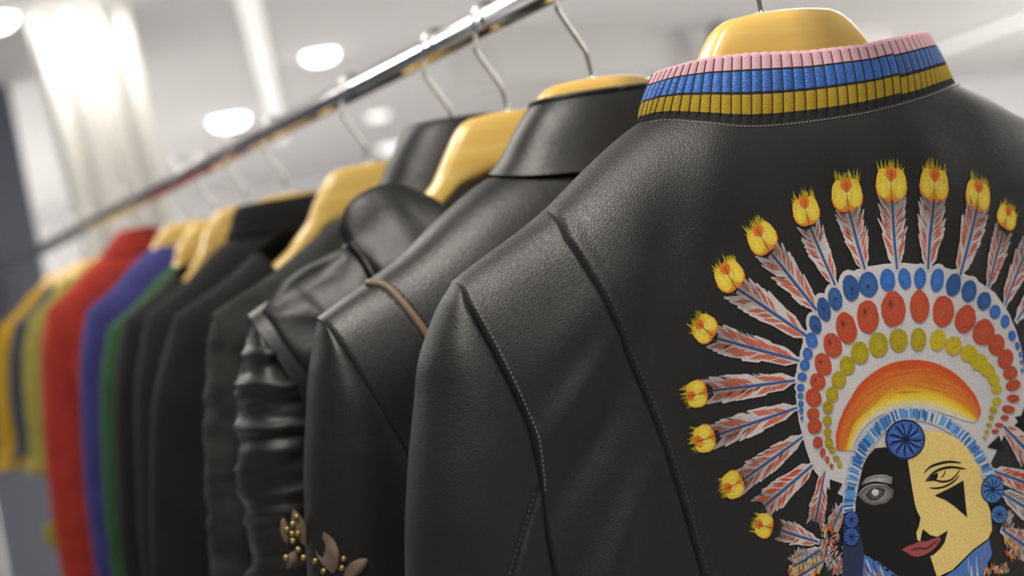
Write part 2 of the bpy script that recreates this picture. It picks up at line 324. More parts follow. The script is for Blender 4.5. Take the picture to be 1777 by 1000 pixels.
BROW = [(11.9,-225.3),(17.1,-223),(24.5,-222.5),(32.5,-223.2),(41.4,-225.9)]
LID = [(11.7,-230.4),(18.3,-227.2),(25.2,-226),(33.9,-226.8),(44.4,-230.5)]
LID_LOW = [(40.1,-229.1),(36.3,-232.3),(31.4,-234.1),(24.8,-233.5),(18.8,-231),(13.1,-230.3)]
BAG = [(14.3,-234.7),(20.4,-236.4),(27,-236.8),(34.1,-235.4),(38.8,-232.9)]
IRIS = [(13.1,-230.5),(18.1,-227.9),(22.6,-227.4),(22.4,-230),(20.1,-231.6)]
IRIS_LINE = [(29,-227.3),(27.3,-229.6),(24.2,-231.2)]
W_BROW = [(-36.5,-220.6),(-32.8,-217.8),(-25.4,-217.8),(-16.2,-219.7),(-12.8,-221.6),(-14.1,-225.5),(-19.8,-223.4),(-27.4,-220.7),(-32.7,-220.3)]
W_EYE = [(-40.6,-225.7),(-34.6,-222.7),(-27.1,-222.6),(-17.5,-225.4),(-13.5,-228.9),(-15.2,-233.2),(-21.2,-235.2),(-30.5,-234.2),(-35.9,-231.3),(-38.5,-228.3)]
W_EYE_IN = [(-34.9,-226.8),(-30.3,-224.5),(-24.9,-224.8),(-20,-227.3),(-21.4,-230.1),(-27.2,-231.9),(-32.4,-230.6)]
W_EYE_HI = [(-30.3,-226.1),(-27.7,-224.9),(-24.7,-226.7),(-26.3,-229.2),(-29,-228.8)]
LID_GAP = [(-38.7,-223.2),(-32.9,-221.3),(-25.6,-222),(-14.8,-225.7)]
COLLAR_L = [(-43.1,-260),(-35,-265.8),(-27.2,-273.2),(-20.5,-279.8),(-17.7,-285.9),(-48.4,-277.5)]
COLLAR_R = [(10.2,-288.2),(22.5,-286.1),(39.1,-279.7),(53.9,-276.4),(53.9,-285.9),(45.2,-292.4),(38.3,-301.5),(6.3,-292.5)]
ROSETTES = [(1.8,-202.5,14.3,-3.3,-2.6,-10.8),(63.9,-247.8,9.4,-2.3,-2,-7.9),(66.2,-264,6.8,-1.7,-1.3,-5.1),(-47.7,-238.3,4.8,-1.2,-1,-4.5),(-49.8,-247.7,5.2,-1.3,-1.1,-4.8)]
EDGE_LEFT = [(-52,-232.5),(-41.4,-235.2),(-42.4,-260.2),(-48.4,-277.5),(-61.9,-273.8),(-56.6,-258.5)]
SMUDGES = [(-64.3,-244.1,6,-2.5,-3.6,-7.7),(-59.4,-262.8,5.5,-1.5,-1.7,-7.6),(-79.3,-259.5,5.4,-1.4,-0.8,-3.8),(-91.7,-257.5,5.3,-1.4,-0.6,-2.8),(-51.5,-269,4.8,-1.3,-0.6,-2.5),(47.2,-295.2,6.6,-1.8,-0.7,-3),(58.9,-297,7.2,-2,-0.7,-2.7),(73.1,-290,5.9,-1.6,-1.7,-6.8),(72.9,-282.7,5.9,-1.6,-1.2,-4.7)]
PALE_PLUMES = [(-57.6,-236.4,3.6,-0.9,-1.4,-6.4),(-67.9,-252.5,5.9,-1.5,-1.3,-5.7),(-65.2,-262.6,5.9,-1.6,-1,-4.4),(-85.7,-251.9,6.8,-1.8,-1,-4.4),(-75.2,-255.9,4.6,-1.2,-1.1,-5),(-53.9,-253.5,3.2,-0.8,-1.6,-7),(71.4,-272.2,4.9,-1.3,-1.7,-6.8),(80.4,-286.2,5,-1.3,-1.9,-7.5)]
WEDGES = [[(64.6,-221.6),(77,-217.2),(79.5,-227.9)],[(-57.3,-212.3),(-49.1,-216.9),(-59.6,-226.5)],[(93.8,-209.4),(102.8,-209.9),(100.2,-219.6)]]
SEAM_A = [(-182.5,-32.6),(-185.1,-50.3),(-181.6,-70.6),(-176.7,-92.2),(-170.6,-115.4),(-164.8,-138.6),(-160,-161.8),(-156.5,-184.9),(-153.3,-208),(-150.8,-231),(-149.2,-244.3)]
SEAM_B = [(-246.1,-62.1),(-247.3,-74.1),(-244.7,-91.2),(-241,-110.3),(-236.5,-129.6),(-232.9,-145.7),(-232.4,-161.1),(-232.7,-179.4),(-233.3,-200.8),(-233.6,-222.3)]
SEAM_U = [(-235.3,-175.8),(-241.9,-186.4),(-248.8,-197),(-255.9,-208.9),(-259.7,-215.6)]
SLEEVE_O = [(-246.1,-62.1),(-260.8,-73.7),(-274.7,-88.1),(-284.6,-101.3),(-291.8,-117.8),(-300.5,-145.7),(-307.7,-173.6),(-313.9,-201.8)]
NECK_SEAM = [(-110.3,8),(-106.2,8.2),(-99.9,6.4),(-88.9,2.2),(-74.5,-2.3),(-61.3,-4.9),(-42.8,-6.6),(-22.8,-7.5),(-1.8,-7.8),(21.1,-7.4),(45.8,-5.8),(73.7,-3.3),(102.1,0.5),(144.7,5.4)]

# ------------------------------------------------------------------ setting
def struct(name, V, F, mat, parent=None, smooth=False):
    o = mesh(name, V, F, mat, parent, smooth, 1.0)
    if parent is None: prop(o, kind='structure')
    return o
def quad(p): return np.array(p, float), [(0, 1, 2, 3)]
def slab(name, lo, hi, mat):
    lo = np.array(lo, float); hi = np.array(hi, float)
    return struct(name, *box_np((lo + hi) / 2, hi - lo), mat)
slab('floor', (-6, -5, -.1), (22, 17, 0), M['floor'])
slab('ceiling', (-6, -5, 2.75), (22, 17, 2.85), M['ceiling'])
slab('wall_back', (-6, 16, 0), (22, 16.2, 2.75), M['wall'])
slab('wall_right', (21.5, -5, 0), (21.7, 16, 2.75), M['wall'])
slab('wall_left', (-3.0, 7.6, 0), (1.30, 7.7, 2.75), M['partition'])
prop(slab('wall_left_panel', (0.2, 7.44, .95), (1.06, 7.594, 1.93), M['panel']),
     'dark grey display board on the partition at the far left', 'display board').name = 'display_board'
bpy.data.objects['display_board'].pop('kind', None)
a0 = np.array([4.05, 7.45]); ad_ = np.array([.925, .38]); ln = 5.6
c2 = a0 + ad_ * ln / 2 + np.array([-.38, .925]) * .2
R2 = np.array([[ad_[0], -ad_[1], 0], [ad_[1], ad_[0], 0], [0, 0, 1]])
struct('trim_1', *box_np((c2[0], c2[1], 2.60), (ln, .4, .30), R2), M['bulkhead'])

def downlight(x, y, r, mat, label, group=None):
    t = thing('ceiling_downlight', label, 'ceiling light', (x, y, 2.75), 0, group)
    n = 32; V = []
    prof = [(r * 1.16, .0), (r * 1.16, -.012), (r * 1.0, -.018), (r * .97, -.004)]
    for rr, z in prof:
        for k in range(n): V.append((rr * math.cos(2 * math.pi * k / n), rr * math.sin(2 * math.pi * k / n), z))
    mesh('rim', V, gridfaces(4, n, False, True), M['lamp_rim'], t, True, 1.0)
    V = [(r * .98 * c * math.cos(2 * math.pi * k / n), r * .98 * c * math.sin(2 * math.pi * k / n), -.008 - .55 * r * d)
         for c, d in ((1, 0), (.96, .35), (.84, .65), (.62, .88), (.3, .98)) for k in range(n)]
    mesh('diffuser', V, gridfaces(5, n, False, True) + [tuple(4 * n + k for k in range(n))], mat, t, True, 1.0)
    return t
downlight(3.01, 7.59, .10, M['lamp'], 'bright round white ceiling light above the rail, nearer of the two beside each other')
downlight(3.15, 9.91, .135, M['lamp'], 'bright round white ceiling light just above the rail, farther one left of centre')
downlight(1.00, 5.95, .10, M['lamp'], 'round white ceiling light cut by the upper left corner')
downlight(4.67, 10.76, .10, M['lamp_dim'], 'dim round ceiling light below the rail, upper of two pale discs')
downlight(6.00, 13.62, .15, M['lamp_dim'], 'dim round ceiling light below the rail, lower of two pale discs')

def linear_light(a, b, w, label):
    a = np.array(a); b = np.array(b); d = b - a; L = np.linalg.norm(d); d /= L
    R = np.array([[d[0], -d[1], 0], [d[1], d[0], 0], [0, 0, 1]])
    t = thing('linear_ceiling_light', label, 'ceiling light', (*(a + b) / 2, 2.75))
    mesh('housing', *box_np((0, 0, -.006), (L + .02, w + .03, .012), R), M['lamp_rim'], t, False, 1.0)
    mesh('diffuser', *box_np((0, 0, -.010), (L, w, .012), R), M['strip'], t, False, 1.0)
linear_light((2.02, 5.8), (4.2, 11.85), .10, 'long pale strip light on the ceiling left of the two bright discs')
linear_light((11.0, 9.4), (11.95, 12.0), .28, 'pale strip light on the ceiling at the upper right corner')

t = thing('track_spotlight', 'small dark spotlight on an arm under the ceiling left of the front hanger', 'spotlight', (6.20, 8.10, 2.75))
mesh('stem', *tube_np([(0, 0, 0), (0, 0, -.30)], .012), M['fixture'], t, True, 1.0)
mesh('lamp_head', *tube_np([(0, 0, -.02), (.0, 0, -.09), (.01, 0, -.19), (.01, 0, -.20)], [.05, .08, .09, .07], 16), M['fixture'], t, True, 1.0)
mesh('arm', *tube_np([(-.20, -.03, -.32), (0, 0, -.28), (.16, .02, -.25)], .035), M['fixture'], t, True, 1.0)

# white drape with vertical folds
n, m = 260, 30
u = np.linspace(0, 1, n)[:, None]; v = np.linspace(0, 1, m)[None, :]
fold = .5 + .5 * np.sin(u * 2 * math.pi * 3.3 + .6 * np.sin(u * 9))
P = np.stack([1.13 + .42 * u + .16 * v * (1 - .3 * u), 6.02 - .10 * fold * (1 - .25 * v) + 0 * v, 2.74 - 2.70 * v + 0 * u], -1)
o = grid('drape', P, M['curtain'], None, scale=1.0)
prop(o, 'white drape with vertical folds hanging brightly lit at the upper left', 'curtain')

# ------------------------------------------------------------------ the rail
t = thing('clothes_rail', 'round chrome clothes rail running from upper middle to far left', 'clothes rail', (.57, 2.4, 0))
mesh('tube', *tube_np([(0, y, 1.641) for y in np.linspace(-2.6, 2.9, 12)], .0125, 32), M['chrome'], t, True, 1.0)
for y in (-2.55, 2.85):
    mesh('post', *tube_np([(0, y, .03), (0, y, 1.63)], .0125, 20), M['chrome'], t, True, 1.0)
    mesh('foot', *tube_np([(-.25, y, .0155), (.25, y, .0155)], .0155, 16), M['chrome'], t, True, 1.0)
    mesh('end_cap', *tube_np([(0, y - .016, 1.641), (0, y + .016, 1.641)], .016, 20), M['chrome'], t, True, 1.0)

# ------------------------------------------------------------------ hangers
def hanger_mesh(hl):
    xs = np.concatenate([np.linspace(-hl, -66, 26), np.linspace(-62, 62, 43), np.linspace(66, hl, 26)])
    ax = np.abs(xs); e = 236 / hl
    axe = np.where(ax > 66, 66 + (ax - 66) * (236 - 66) / (hl - 66), ax)
    top = np.array([np.interp(a, [0, 20, 38, 45, 50, 56, 63, 80, 115, 160, 200, 236], [63.5, 63, 61, 58, 54, 47, 37, 14, -11, -33, -54, -74]) for a in axe])
    bot = np.array([np.interp(a, [0, 30, 60, 80, 115, 160, 200, 236], [15, 14, 7, -6, -30, -54, -72, -86]) for a in axe])
    ht = np.array([np.interp(a, [0, 40, 80, 140, 200, 230, 236], [12, 11, 10, 10, 11, 10, 6]) for a in axe])
    yc = 5 * (axe / 236)**2 - 3
    k = 28; ring = []
    for i in range(len(xs)):
        zc = (top[i] + bot[i]) / 2; hz = (top[i] - bot[i]) / 2; row = []
        for j in range(k):
            a = 2 * math.pi * j / k; c, s = math.cos(a), math.sin(a)
            p = .62
            row.append((xs[i], yc[i] + ht[i] * math.copysign(abs(c)**p, c), zc + hz * math.copysign(abs(s)**.5, s)))
        ring.append(row)
    P = np.array(ring)
    F = gridfaces(len(xs), k, False, True) + [tuple(range(k)), tuple((len(xs) - 1) * k + j for j in range(k))[::-1]]
    return P.reshape(-1, 3), F
def hook_path():
    p = [(0, 0, 60), (0, 0, 72), (-1, 0, 82), (-5, 0, 90), (-15, 0, 108), (-20, 0, 118)]
    a0 = math.radians(206)
    for a in np.linspace(a0, math.radians(-25), 22):
        p.append((17.0 * math.cos(a) + .0, 0, 139.5 + 17.0 * math.sin(a)))
    return p
def make_hanger(label, Y, rot=0.0, x=.57, dz=0.0, hl=225, hx=0):
    t = thing('wooden_hanger', label, 'clothes hanger', (x, Y, 1.5 + dz), rot, 'wooden hangers on the rail')
    mesh('hanger_body', *hanger_mesh(hl), M['wood'], t)
    pts = np.array(hook_path()); pts[:, 0] += hx * np.clip((122 - pts[:, 2]) / 40, 0, 1)
    # smooth the hook
    d = np.concatenate([[0], np.cumsum(np.linalg.norm(np.diff(pts, axis=0), axis=1))])
    q = np.linspace(0, d[-1], 90); sm = np.stack([np.interp(q, d, pts[:, i]) for i in range(3)], 1)
    for _ in range(3): sm[1:-1] = (sm[:-2] + 2 * sm[1:-1] + sm[2:]) / 4
    mesh('hook', *tube_np(sm, 1.75, 12), M['wire'], t)
    mesh('ferrule', *tube_np([(hx, 0, 61), (hx, 0, 64), (hx, 0, 65)], [3.4, 3.2, 2.2], 14), M['wire'], t)
    return t

# ------------------------------------------------------------------ garments
TILT = .028
def ext(poly, more): return [tuple(p) for p in poly] + more
A_FULL = ext(SEAM_A, [(-147, -300), (-148, -400), (-150, -520)])
B_FULL = ext(SEAM_B, [(-230, -240), (-224, -280), (-219, -360), (-217, -520)])
O_FULL = ext([(a + 7 * min(1, max(0, (-62 - b) / 50)), b) for a, b in SLEEVE_O], [(-315, -245), (-327, -330), (-340, -450), (-348, -560)])
U_FULL = ext(SEAM_U, [(-272, -240), (-290, -300), (-300, -420), (-305, -555)])
def bx(z, poly, mono=True):
    p = np.array(sorted([(b, a) for a, b in poly])); return herm(p[:, 0], p[:, 1], np.clip(z, p[0, 0], p[-1, 0]))
def ox(z, poly): return bx(z, poly)

def hero_relief(x, z):
    """soft folds and seam relief of the front jacket (mm added towards the viewer)"""
    r = np.zeros(np.shape(x))
    h = np.clip((ridge(x, 1, TILT) - z) / 60, 0, 1)
    # broad diagonal folds of the side back panel
    g = lambda cx, cz, ang, L, W, a: a * np.exp(-(((x - cx) * math.cos(ang) + (z - cz) * math.sin(ang)) / L)**2 - ((-(x - cx) * math.sin(ang) + (z - cz) * math.cos(ang)) / W)**2)
    r = r + g(-200, -128, .75, 40, 9, 2.0) + g(-205, -165, .8, 40, 10, -1.6) + g(-192, -95, .6, 30, 14, 1.5)
    r = r + g(-190, -205, .9, 34, 9, 1.6) + g(-205, -235, .9, 34, 10, 1.8) + g(-96, -25, .9, 46, 18, 1.8) + g(-130, -60, 1.0, 40, 14, -1.5)
    r = 1.9 * r
    r = r + h * 1.3 * noise2(x / 46 + z / 90, z / 60 - x / 120, 4)
    for poly in (A_FULL, [(-a, b) for a, b in A_FULL], B_FULL, [(-a, b) for a, b in B_FULL]):
        sgn = 1 if poly[0][0] < 0 else -1
        d, s, al = segdist(x, z, poly); s = s * sgn
        r = r - 2.4 * np.exp(-(d / 1.2)**2)
        if abs(poly[0][0]) < 200:
            r = r + np.where(s > 0, .75 * np.exp(-(d / 7.5)**4), .5 * np.exp(-(d / 9)**2))
            pk = np.exp(-d / 11) * np.where(s > 0, 1, .55) * np.clip((-z - 60) / 60, 0, 1)
            r = r + .42 * pk * noise2((al + d * .9) / 3.2, d / 26, 6) + .25 * pk * noise2((al + d * 1.1) / 6.5, d / 30, 9)
        else:
            r = r + .7 * np.exp(-(d / 6)**2)
    return r

def hero_y(x, z):
    d0 = depth(x, z, tilt=TILT)
    return -(d0 + hero_relief(x, z) * np.clip(d0 / 10, 0, 1))

def resample(poly, n, power=1.0):
    P = np.array(poly, float); d = np.concatenate([[0], np.cumsum(np.linalg.norm(np.diff(P, axis=0), axis=1))])
    # smooth by cubic through chord length
    q = (np.linspace(0, 1, n)**power) * d[-1]
    return np.stack([herm(d, P[:, 0], q), herm(d, P[:, 1], q)], 1)

def coons(Lc, Rc, Tc, Bc):
    n = len(Tc); m = len(Lc)
    s = np.linspace(0, 1, n)[:, None, None]; t = np.linspace(0, 1, m)[None, :, None]
    tl, tr, bl, br = Tc[0], Tc[-1], Bc[0], Bc[-1]
    return ((1 - s) * Lc[None] + s * Rc[None] + (1 - t) * Tc[:, None] + t * Bc[:, None]
            - ((1 - s) * (1 - t) * tl + s * (1 - t) * tr + (1 - s) * t * bl + s * t * br))

def mirror_poly(p): return [(-a, b + 2 * TILT * -a) if False else (-a, b) for a, b in p]

jk = thing('leather_jacket', 'black leather bomber jacket with striped knit collar and painted feather headdress back', 'jacket', (.57, .69, 1.5), 0, None)

def on_ridge(x): return (x, float(ridge(x, 1, TILT)))
def panel(name, Lp, Rp, Tp, n, m, parent, yfun, mat):
    # rows follow one common row spacing, dense near the shoulder
    Lc = Lp; Rc = Rp
    Bc = np.stack([np.linspace(Lc[-1][0], Rc[-1][0], n), np.full(n, Lc[-1][1])], 1)
    X = coons(Lc, Rc, Tp, Bc)
    x, z = X[..., 0], X[..., 1]
    z = np.minimum(z, ridge(x, 1, TILT))
    return grid(name, np.stack([x, yfun(x, z), z], -1), mat, parent)

def seamcurve(poly, m, top):
    # sample a seam so that rows of neighbouring panels share the same drop below the ridge
    P = np.array(poly, float); z0 = top[1]; zb = -520
    zz = z0 + (zb - z0) * np.linspace(0, 1, m)**1.9
    o = P[np.argsort(P[:, 1])]
    xx = np.interp(zz, o[:, 1], o[:, 0]); k = np.clip(np.linspace(0, 1, m) * 12, 0, 1)
    xx = top[0] * (1 - k) + xx * k if False else xx
    xx[0] = top[0]
    return np.stack([xx, zz], 1)

mA = 330
atl = on_ridge(-183.0); atr = on_ridge(183.0); btl = on_ridge(-247.0); btr = on_ridge(247.0)
AL = seamcurve(A_FULL, mA, atl); AR = seamcurve([(-a, b) for a, b in A_FULL], mA, atr)
BL = seamcurve(B_FULL, mA, btl); BR = seamcurve([(-a, b) for a, b in B_FULL], mA, btr)
def topcurve(x0, x1, n, neck=False):
    x = np.linspace(x0, x1, n); z = ridge(x, 1, TILT)
    if neck:
        nx = [p[0] for p in NECK_SEAM]; nz = [p[1] for p in NECK_SEAM]
        q = np.interp(x, nx, nz)
        z = np.where((x > nx[0]) & (x < nx[-1]), np.minimum(q, z), z)
    return np.stack([x, z], 1)
panel('back_panel', AL, AR, topcurve(-183, 183, 300, True), 300, mA, jk, hero_y, M['leather'])
o = panel('side_back_panel', BL, AL, topcurve(-247, -183, 70), 70, mA, jk, hero_y, M['leather'])
panel('side_back_panel', AR, BR, topcurve(183, 247, 50), 50, mA, jk, hero_y, M['leather'])
def front_y(x, z): return depth(x, z, tilt=TILT, dm=42) * .95
FL = np.stack([np.full(60, -1.0), 0 + np.linspace(-45, -520, 60)], 1)
def fronttop(x0, x1, n):
    x = np.linspace(x0, x1, n); z = ridge(x, 1, TILT)
    z = np.where(np.abs(x) < 112, np.minimum(z, 9 - 54 * (1 - (np.abs(x) / 112)**2)), z)
    return np.stack([x, z], 1)
m6 = 60
BL6 = seamcurve(B_FULL, m6, btl); BR6 = seamcurve([(-a, b) for a, b in B_FULL], m6, btr)
CL = seamcurve([(0, -46), (0, -520)], m6, (-.5, -45)); CR = CL.copy(); CR[:, 0] *= -1
panel('front_panel', BL6, CL, fronttop(-247, -.5, 60), 60, m6, jk, front_y, M['leather'])
panel('front_panel', CR, BR6, fronttop(.5, 247, 60), 60, m6, jk, front_y, M['leather'])

def sleeve(name, parent, mat, side=-1, s=1.0, Bp=None, Op=None, top=None, m=150, k=72, dfun=None, relief=None, zend=-560, tilt=TILT, swell=6.0):
    zz = top + (zend - top) * np.linspace(0, 1, m)**1.6
    xb = np.abs(bx(zz, Bp)); xo = np.abs(ox(zz, Op))
    xb = np.minimum(xb, xo)
    db = dfun(xb * side, zz)
    a = np.maximum(xo - xb, .02)
    dbf = ((db + .01)**-4. + (.72 * a)**-4.)**-.25
    a = np.sqrt(np.maximum(a * a - (.95 * dbf)**2, (.5 * a)**2))
    ph = np.linspace(0, math.pi, k)
    sw = swell * np.clip((top - zz) / 90, 0, 1)
    P = []
    for i in range(m):
        c = np.cos(ph); sn = np.sin(ph)
        x = xb[i] + a[i] * sn
        y = -c * np.where(c > 0, db[i], dbf[i]) - sw[i] * np.maximum(np.sin(2 * ph), 0)
        xin = xb[i] - np.clip((-250 - zz[i]) / 40, 0, 1) * 22 * np.sin(np.linspace(0, math.pi, 14))
        yin = np.linspace(y[-1], y[0], 14)
        row = np.stack([np.concatenate([x, xin[1:-1]]) * side, np.concatenate([y, yin[1:-1]]), np.full(k + 12, zz[i])], 1)
        P.append(row)
    P = np.array(P)
    if relief is not None: P = relief(P, ph, k)
    return grid(name, P, mat, parent, cv=True)

def hero_sleeve_relief(P, ph, k):
    x, y, z = P[..., 0], P[..., 1], P[..., 2]
    back = np.zeros(x.shape); back[:, :k] = np.clip(np.cos(ph) * 2.2, 0, 1)[None]
    r = np.zeros(x.shape)
    for poly, sg in ((B_FULL, 1), (U_FULL, 1)):
        pp = poly if x.mean() < 0 else [(-a, b) for a, b in poly]
        d, s, al = segdist(x, z, pp)
        r += -2.4 * np.exp(-(d / 1.6)**2) + .8 * np.exp(-(d / 7)**2)
    r += 1.6 * noise2(x / 34 + z / 50, z / 70, 12)
    r *= np.clip((-66 - z) / 20, 0, 1)
    P[..., 1] = y - r * back
    sidew = np.zeros(x.shape); sidew[:, :k] = np.sin(ph)[None]
    P[..., 0] = x * (1 + sidew * .006 * noise2(z / 60, x / 80, 3))
    return P
hd = lambda x, z: depth(x, z, tilt=TILT)
for Bq in (BL, BR):
    ks = np.linspace(-1, 1, 7)[:, None]; yb = hero_y(Bq[:, 0], Bq[:, 1])[None]; yf = front_y(Bq[:, 0], Bq[:, 1])[None]
    xx = np.repeat(Bq[None, :, 0], 7, 0); zz_ = np.repeat(Bq[None, :, 1], 7, 0)
    grid('side_panel', np.stack([xx, yb * (1 - ks) / 2 + yf * (1 + ks) / 2, zz_], -1), M['leather'], jk)
sleeve('sleeve', jk, M['leather'], -1, Bp=B_FULL, Op=O_FULL, top=btl[1], m=260, k=130, dfun=hd, relief=hero_sleeve_relief)
sleeve('sleeve', jk, M['leather'], 1, Bp=B_FULL, Op=O_FULL, top=btr[1], m=120, k=60, dfun=hd, relief=hero_sleeve_relief)

# waistband and cuffs in striped rib knit
def ring_band(name, parent, mat, cx, rx, ry, z0, z1, ribs, amp=.8, cy=0):
    n = ribs * 4; th = np.linspace(0, 2 * math.pi, n, endpoint=False)
    rr = amp * np.abs(np.sin(th * ribs / 2))
    P = []
    for z in np.linspace(z0, z1, 6):
        P.append(np.stack([cx + (rx + rr) * np.sin(th), cy - (ry + rr) * np.cos(th), np.full(n, z)], 1))
    return grid(name, np.array(P), mat, parent, cv=True)
M['rib_black'] = simple('black_rib', lin(36, 35, 34), .8, bump=.4, bscale=1500)
M['rib_pink'] = simple('pink_rib', lin(214, 168, 178), .8, bump=.5, bscale=1500, mottle=.05, mscale=500)
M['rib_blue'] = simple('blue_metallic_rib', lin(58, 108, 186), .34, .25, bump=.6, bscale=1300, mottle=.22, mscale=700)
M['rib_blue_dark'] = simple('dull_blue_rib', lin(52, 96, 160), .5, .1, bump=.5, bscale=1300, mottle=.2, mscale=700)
M['rib_yellow'] = simple('mustard_rib', lin(176, 146, 28), .8, bump=.5, bscale=1500, mottle=.1, mscale=600)
ring_band('waistband', jk, M['rib_black'], 0, 214, 44, -515, -570, 120)
ring_band('cuff', jk, M['rib_black'], -292, 46, 26, -555, -610, 40)
ring_band('cuff', jk, M['rib_black'], 292, 46, 26, -555, -610, 40)

# collar: a ring of rib knit in coloured bands
NX = np.array([p[0] for p in NECK_SEAM]); NZ = np.array([p[1] for p in NECK_SEAM])
def collar_pt(th, f, out):
    """th: 0 centre back, -pi/2 left, pi/2 right; f: 0 seam .. 1 top edge; out: mm outwards"""
    sx = np.sin(th); c = np.cos(th)
    xb = 4.4 + 115.6 * sx
    zb_back = np.interp(xb, NX, NZ)
    zb = np.where(c > 0, zb_back, np.where(sx < 0, NZ[0], NZ[-1]) * (1 + c) + (-40) * (-c) + 0 * xb)
    yb = np.where(c > 0, hero_y(xb, zb_back) * 1.0, -c * 36)
    xt = 9 + 103.5 * sx
    zt = np.where(c > 0, np.interp(xt, [-95, -85, -72, -50, -12, 34, 62, 90, 112], [36, 37, 37.4, 36.2, 32.8, 32.2, 34.5, 37, 38.2]),
                  36 * (1 + c) + 4 * (-c))
    yt = np.where(c > 0, -40 * np.abs(c)**.75, -c * 30)
    # the knit rolls out a little half way up
    b = 2.2 * np.sin(f * math.pi)
    x = xb + (xt - xb) * f; y = yb + (yt - yb) * f; z = zb + (zt - zb) * f
    nx = sx; ny = -c
    return np.stack([x + (out + b) * nx, y + (out + b) * ny, z], -1)
col = bpy.data.objects.new('collar', None); COL.objects.link(col); col.parent = jk
NR = 90                                   # ribs around the whole neck
def collar_band(name, mat, f0, f1, th0, th1, over=0.0, roll=False):
    n = int((th1 - th0) / (2 * math.pi) * NR * 10) + 1
    th = np.linspace(th0, th1, n); fr = np.linspace(f0, f1, 9)
    ph = th * NR / 2
    rib = np.abs(np.cos(ph))**.55 * 1.5 - 1.5            # rounded ribs, sharp grooves
    rows = []
    for f in fr: rows.append(collar_pt(th, f, rib + over))
    if roll:
        for k, (df, dn) in enumerate([(.03, -.6), (.05, -1.8), (.055, -3.2), (.045, -4.4), (.0, -5.0), (-.2, -5.2), (-.6, -5.2)]):
            rows.append(collar_pt(th, f1 + df + (.012 * rib), rib * .8 + over + dn))
    P = np.array(rows)
    return grid(name, P, mat, col)
mid = math.asin((54 - 4.4) / 115.6)
PI = math.pi
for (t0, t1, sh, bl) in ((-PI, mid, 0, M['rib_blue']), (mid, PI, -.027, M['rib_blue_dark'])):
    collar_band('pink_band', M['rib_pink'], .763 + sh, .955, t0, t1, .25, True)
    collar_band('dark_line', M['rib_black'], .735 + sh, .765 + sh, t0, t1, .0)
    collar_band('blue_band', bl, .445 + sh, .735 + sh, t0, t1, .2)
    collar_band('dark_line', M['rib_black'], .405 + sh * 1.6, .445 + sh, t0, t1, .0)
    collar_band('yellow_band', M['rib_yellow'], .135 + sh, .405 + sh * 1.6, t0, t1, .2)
    collar_band('black_band', M['rib_black'], -.02, .135 + sh, t0, t1, .1)
# dark lines laid along the grooves between the ribs
parts = []
for k in range(NR):
    th = (k + .5) * 2 * PI / NR - PI
    if abs(th) > 1.75: continue
    pts = [collar_pt(np.array([th]), f, -.75)[0] for f in np.linspace(.1, .955, 12)]
    parts.append(tube_np(pts, .42, 5))
prop(mesh('groove_line', *join(parts), M['rib_black'], col), kind='stuff')

def stitches(name, path, parent, mat, pitch=3.0, ln=1.9, r=.33):
    P = np.array(path, float); d = np.concatenate([[0], np.cumsum(np.linalg.norm(np.diff(P, axis=0), axis=1))])
    parts = []
    for q in np.arange(1, d[-1] - ln, pitch):
        s = np.linspace(q, q + ln, 4); pts = np.stack([np.interp(s, d, P[:, i]) for i in range(3)], 1)
        parts.append(tube_np(pts, [r * .5, r, r, r * .5], 5))
    return prop(mesh(name, *join(parts), mat, parent), kind='stuff')
def on_back(poly, dx=0, off=.3, n=200):
    q = resample(poly, n); x = q[:, 0] + dx; z = np.minimum(q[:, 1], ridge(x, 1, TILT) - .2)
    return np.stack([x, hero_y(x, z) - off, z], 1)
for s in (1, -1):
    pa = [(a * s, b) for a, b in SEAM_A]; pb = [(a * s, b) for a, b in SEAM_B]
    stitches('stitching', on_back(pa, 2.6 * s, .15), jk, M['dark_thread'], 2.9, 2.0, .30)
    stitches('stitching', on_back(pb[:8], 2.4 * s, .2), jk, M['thread'] if s == 1 else M['dark_thread'], 2.6, 1.7, .26)
q = resample(NECK_SEAM, 300); z = q[:, 1] - 1.4
stitches('stitching', np.stack([q[:, 0], hero_y(q[:, 0], z) - .3, z], 1), jk, M['thread'], 2.6, 1.8, .34)
def sleeve_y(x, z, Bp, Op, df, swell=6.0, top=-62):
    xb = np.abs(bx(z, Bp)); xo = np.abs(ox(z, Op)); db = df(-xb, z); a = np.maximum(xo - xb, .02)
    a = np.sqrt(np.maximum(a * a - (.95 * ((db + .01)**-4. + (.72 * a)**-4.)**-.25)**2, (.5 * a)**2)); sn = np.clip((np.abs(x) - xb) / a, 0, 1); ph = np.arcsin(sn)
    return -(np.cos(ph) * db + swell * np.clip((top - z) / 90, 0, 1) * np.sin(2 * ph))
q = resample(U_FULL[:7], 140)
stitches('stitching', np.stack([q[:, 0] - 2.4, sleeve_y(q[:, 0] - 2.4, q[:, 1], B_FULL, O_FULL, hd) - 1.1, q[:, 1]], 1), jk, M['dark_thread'], 3, 2, .32)
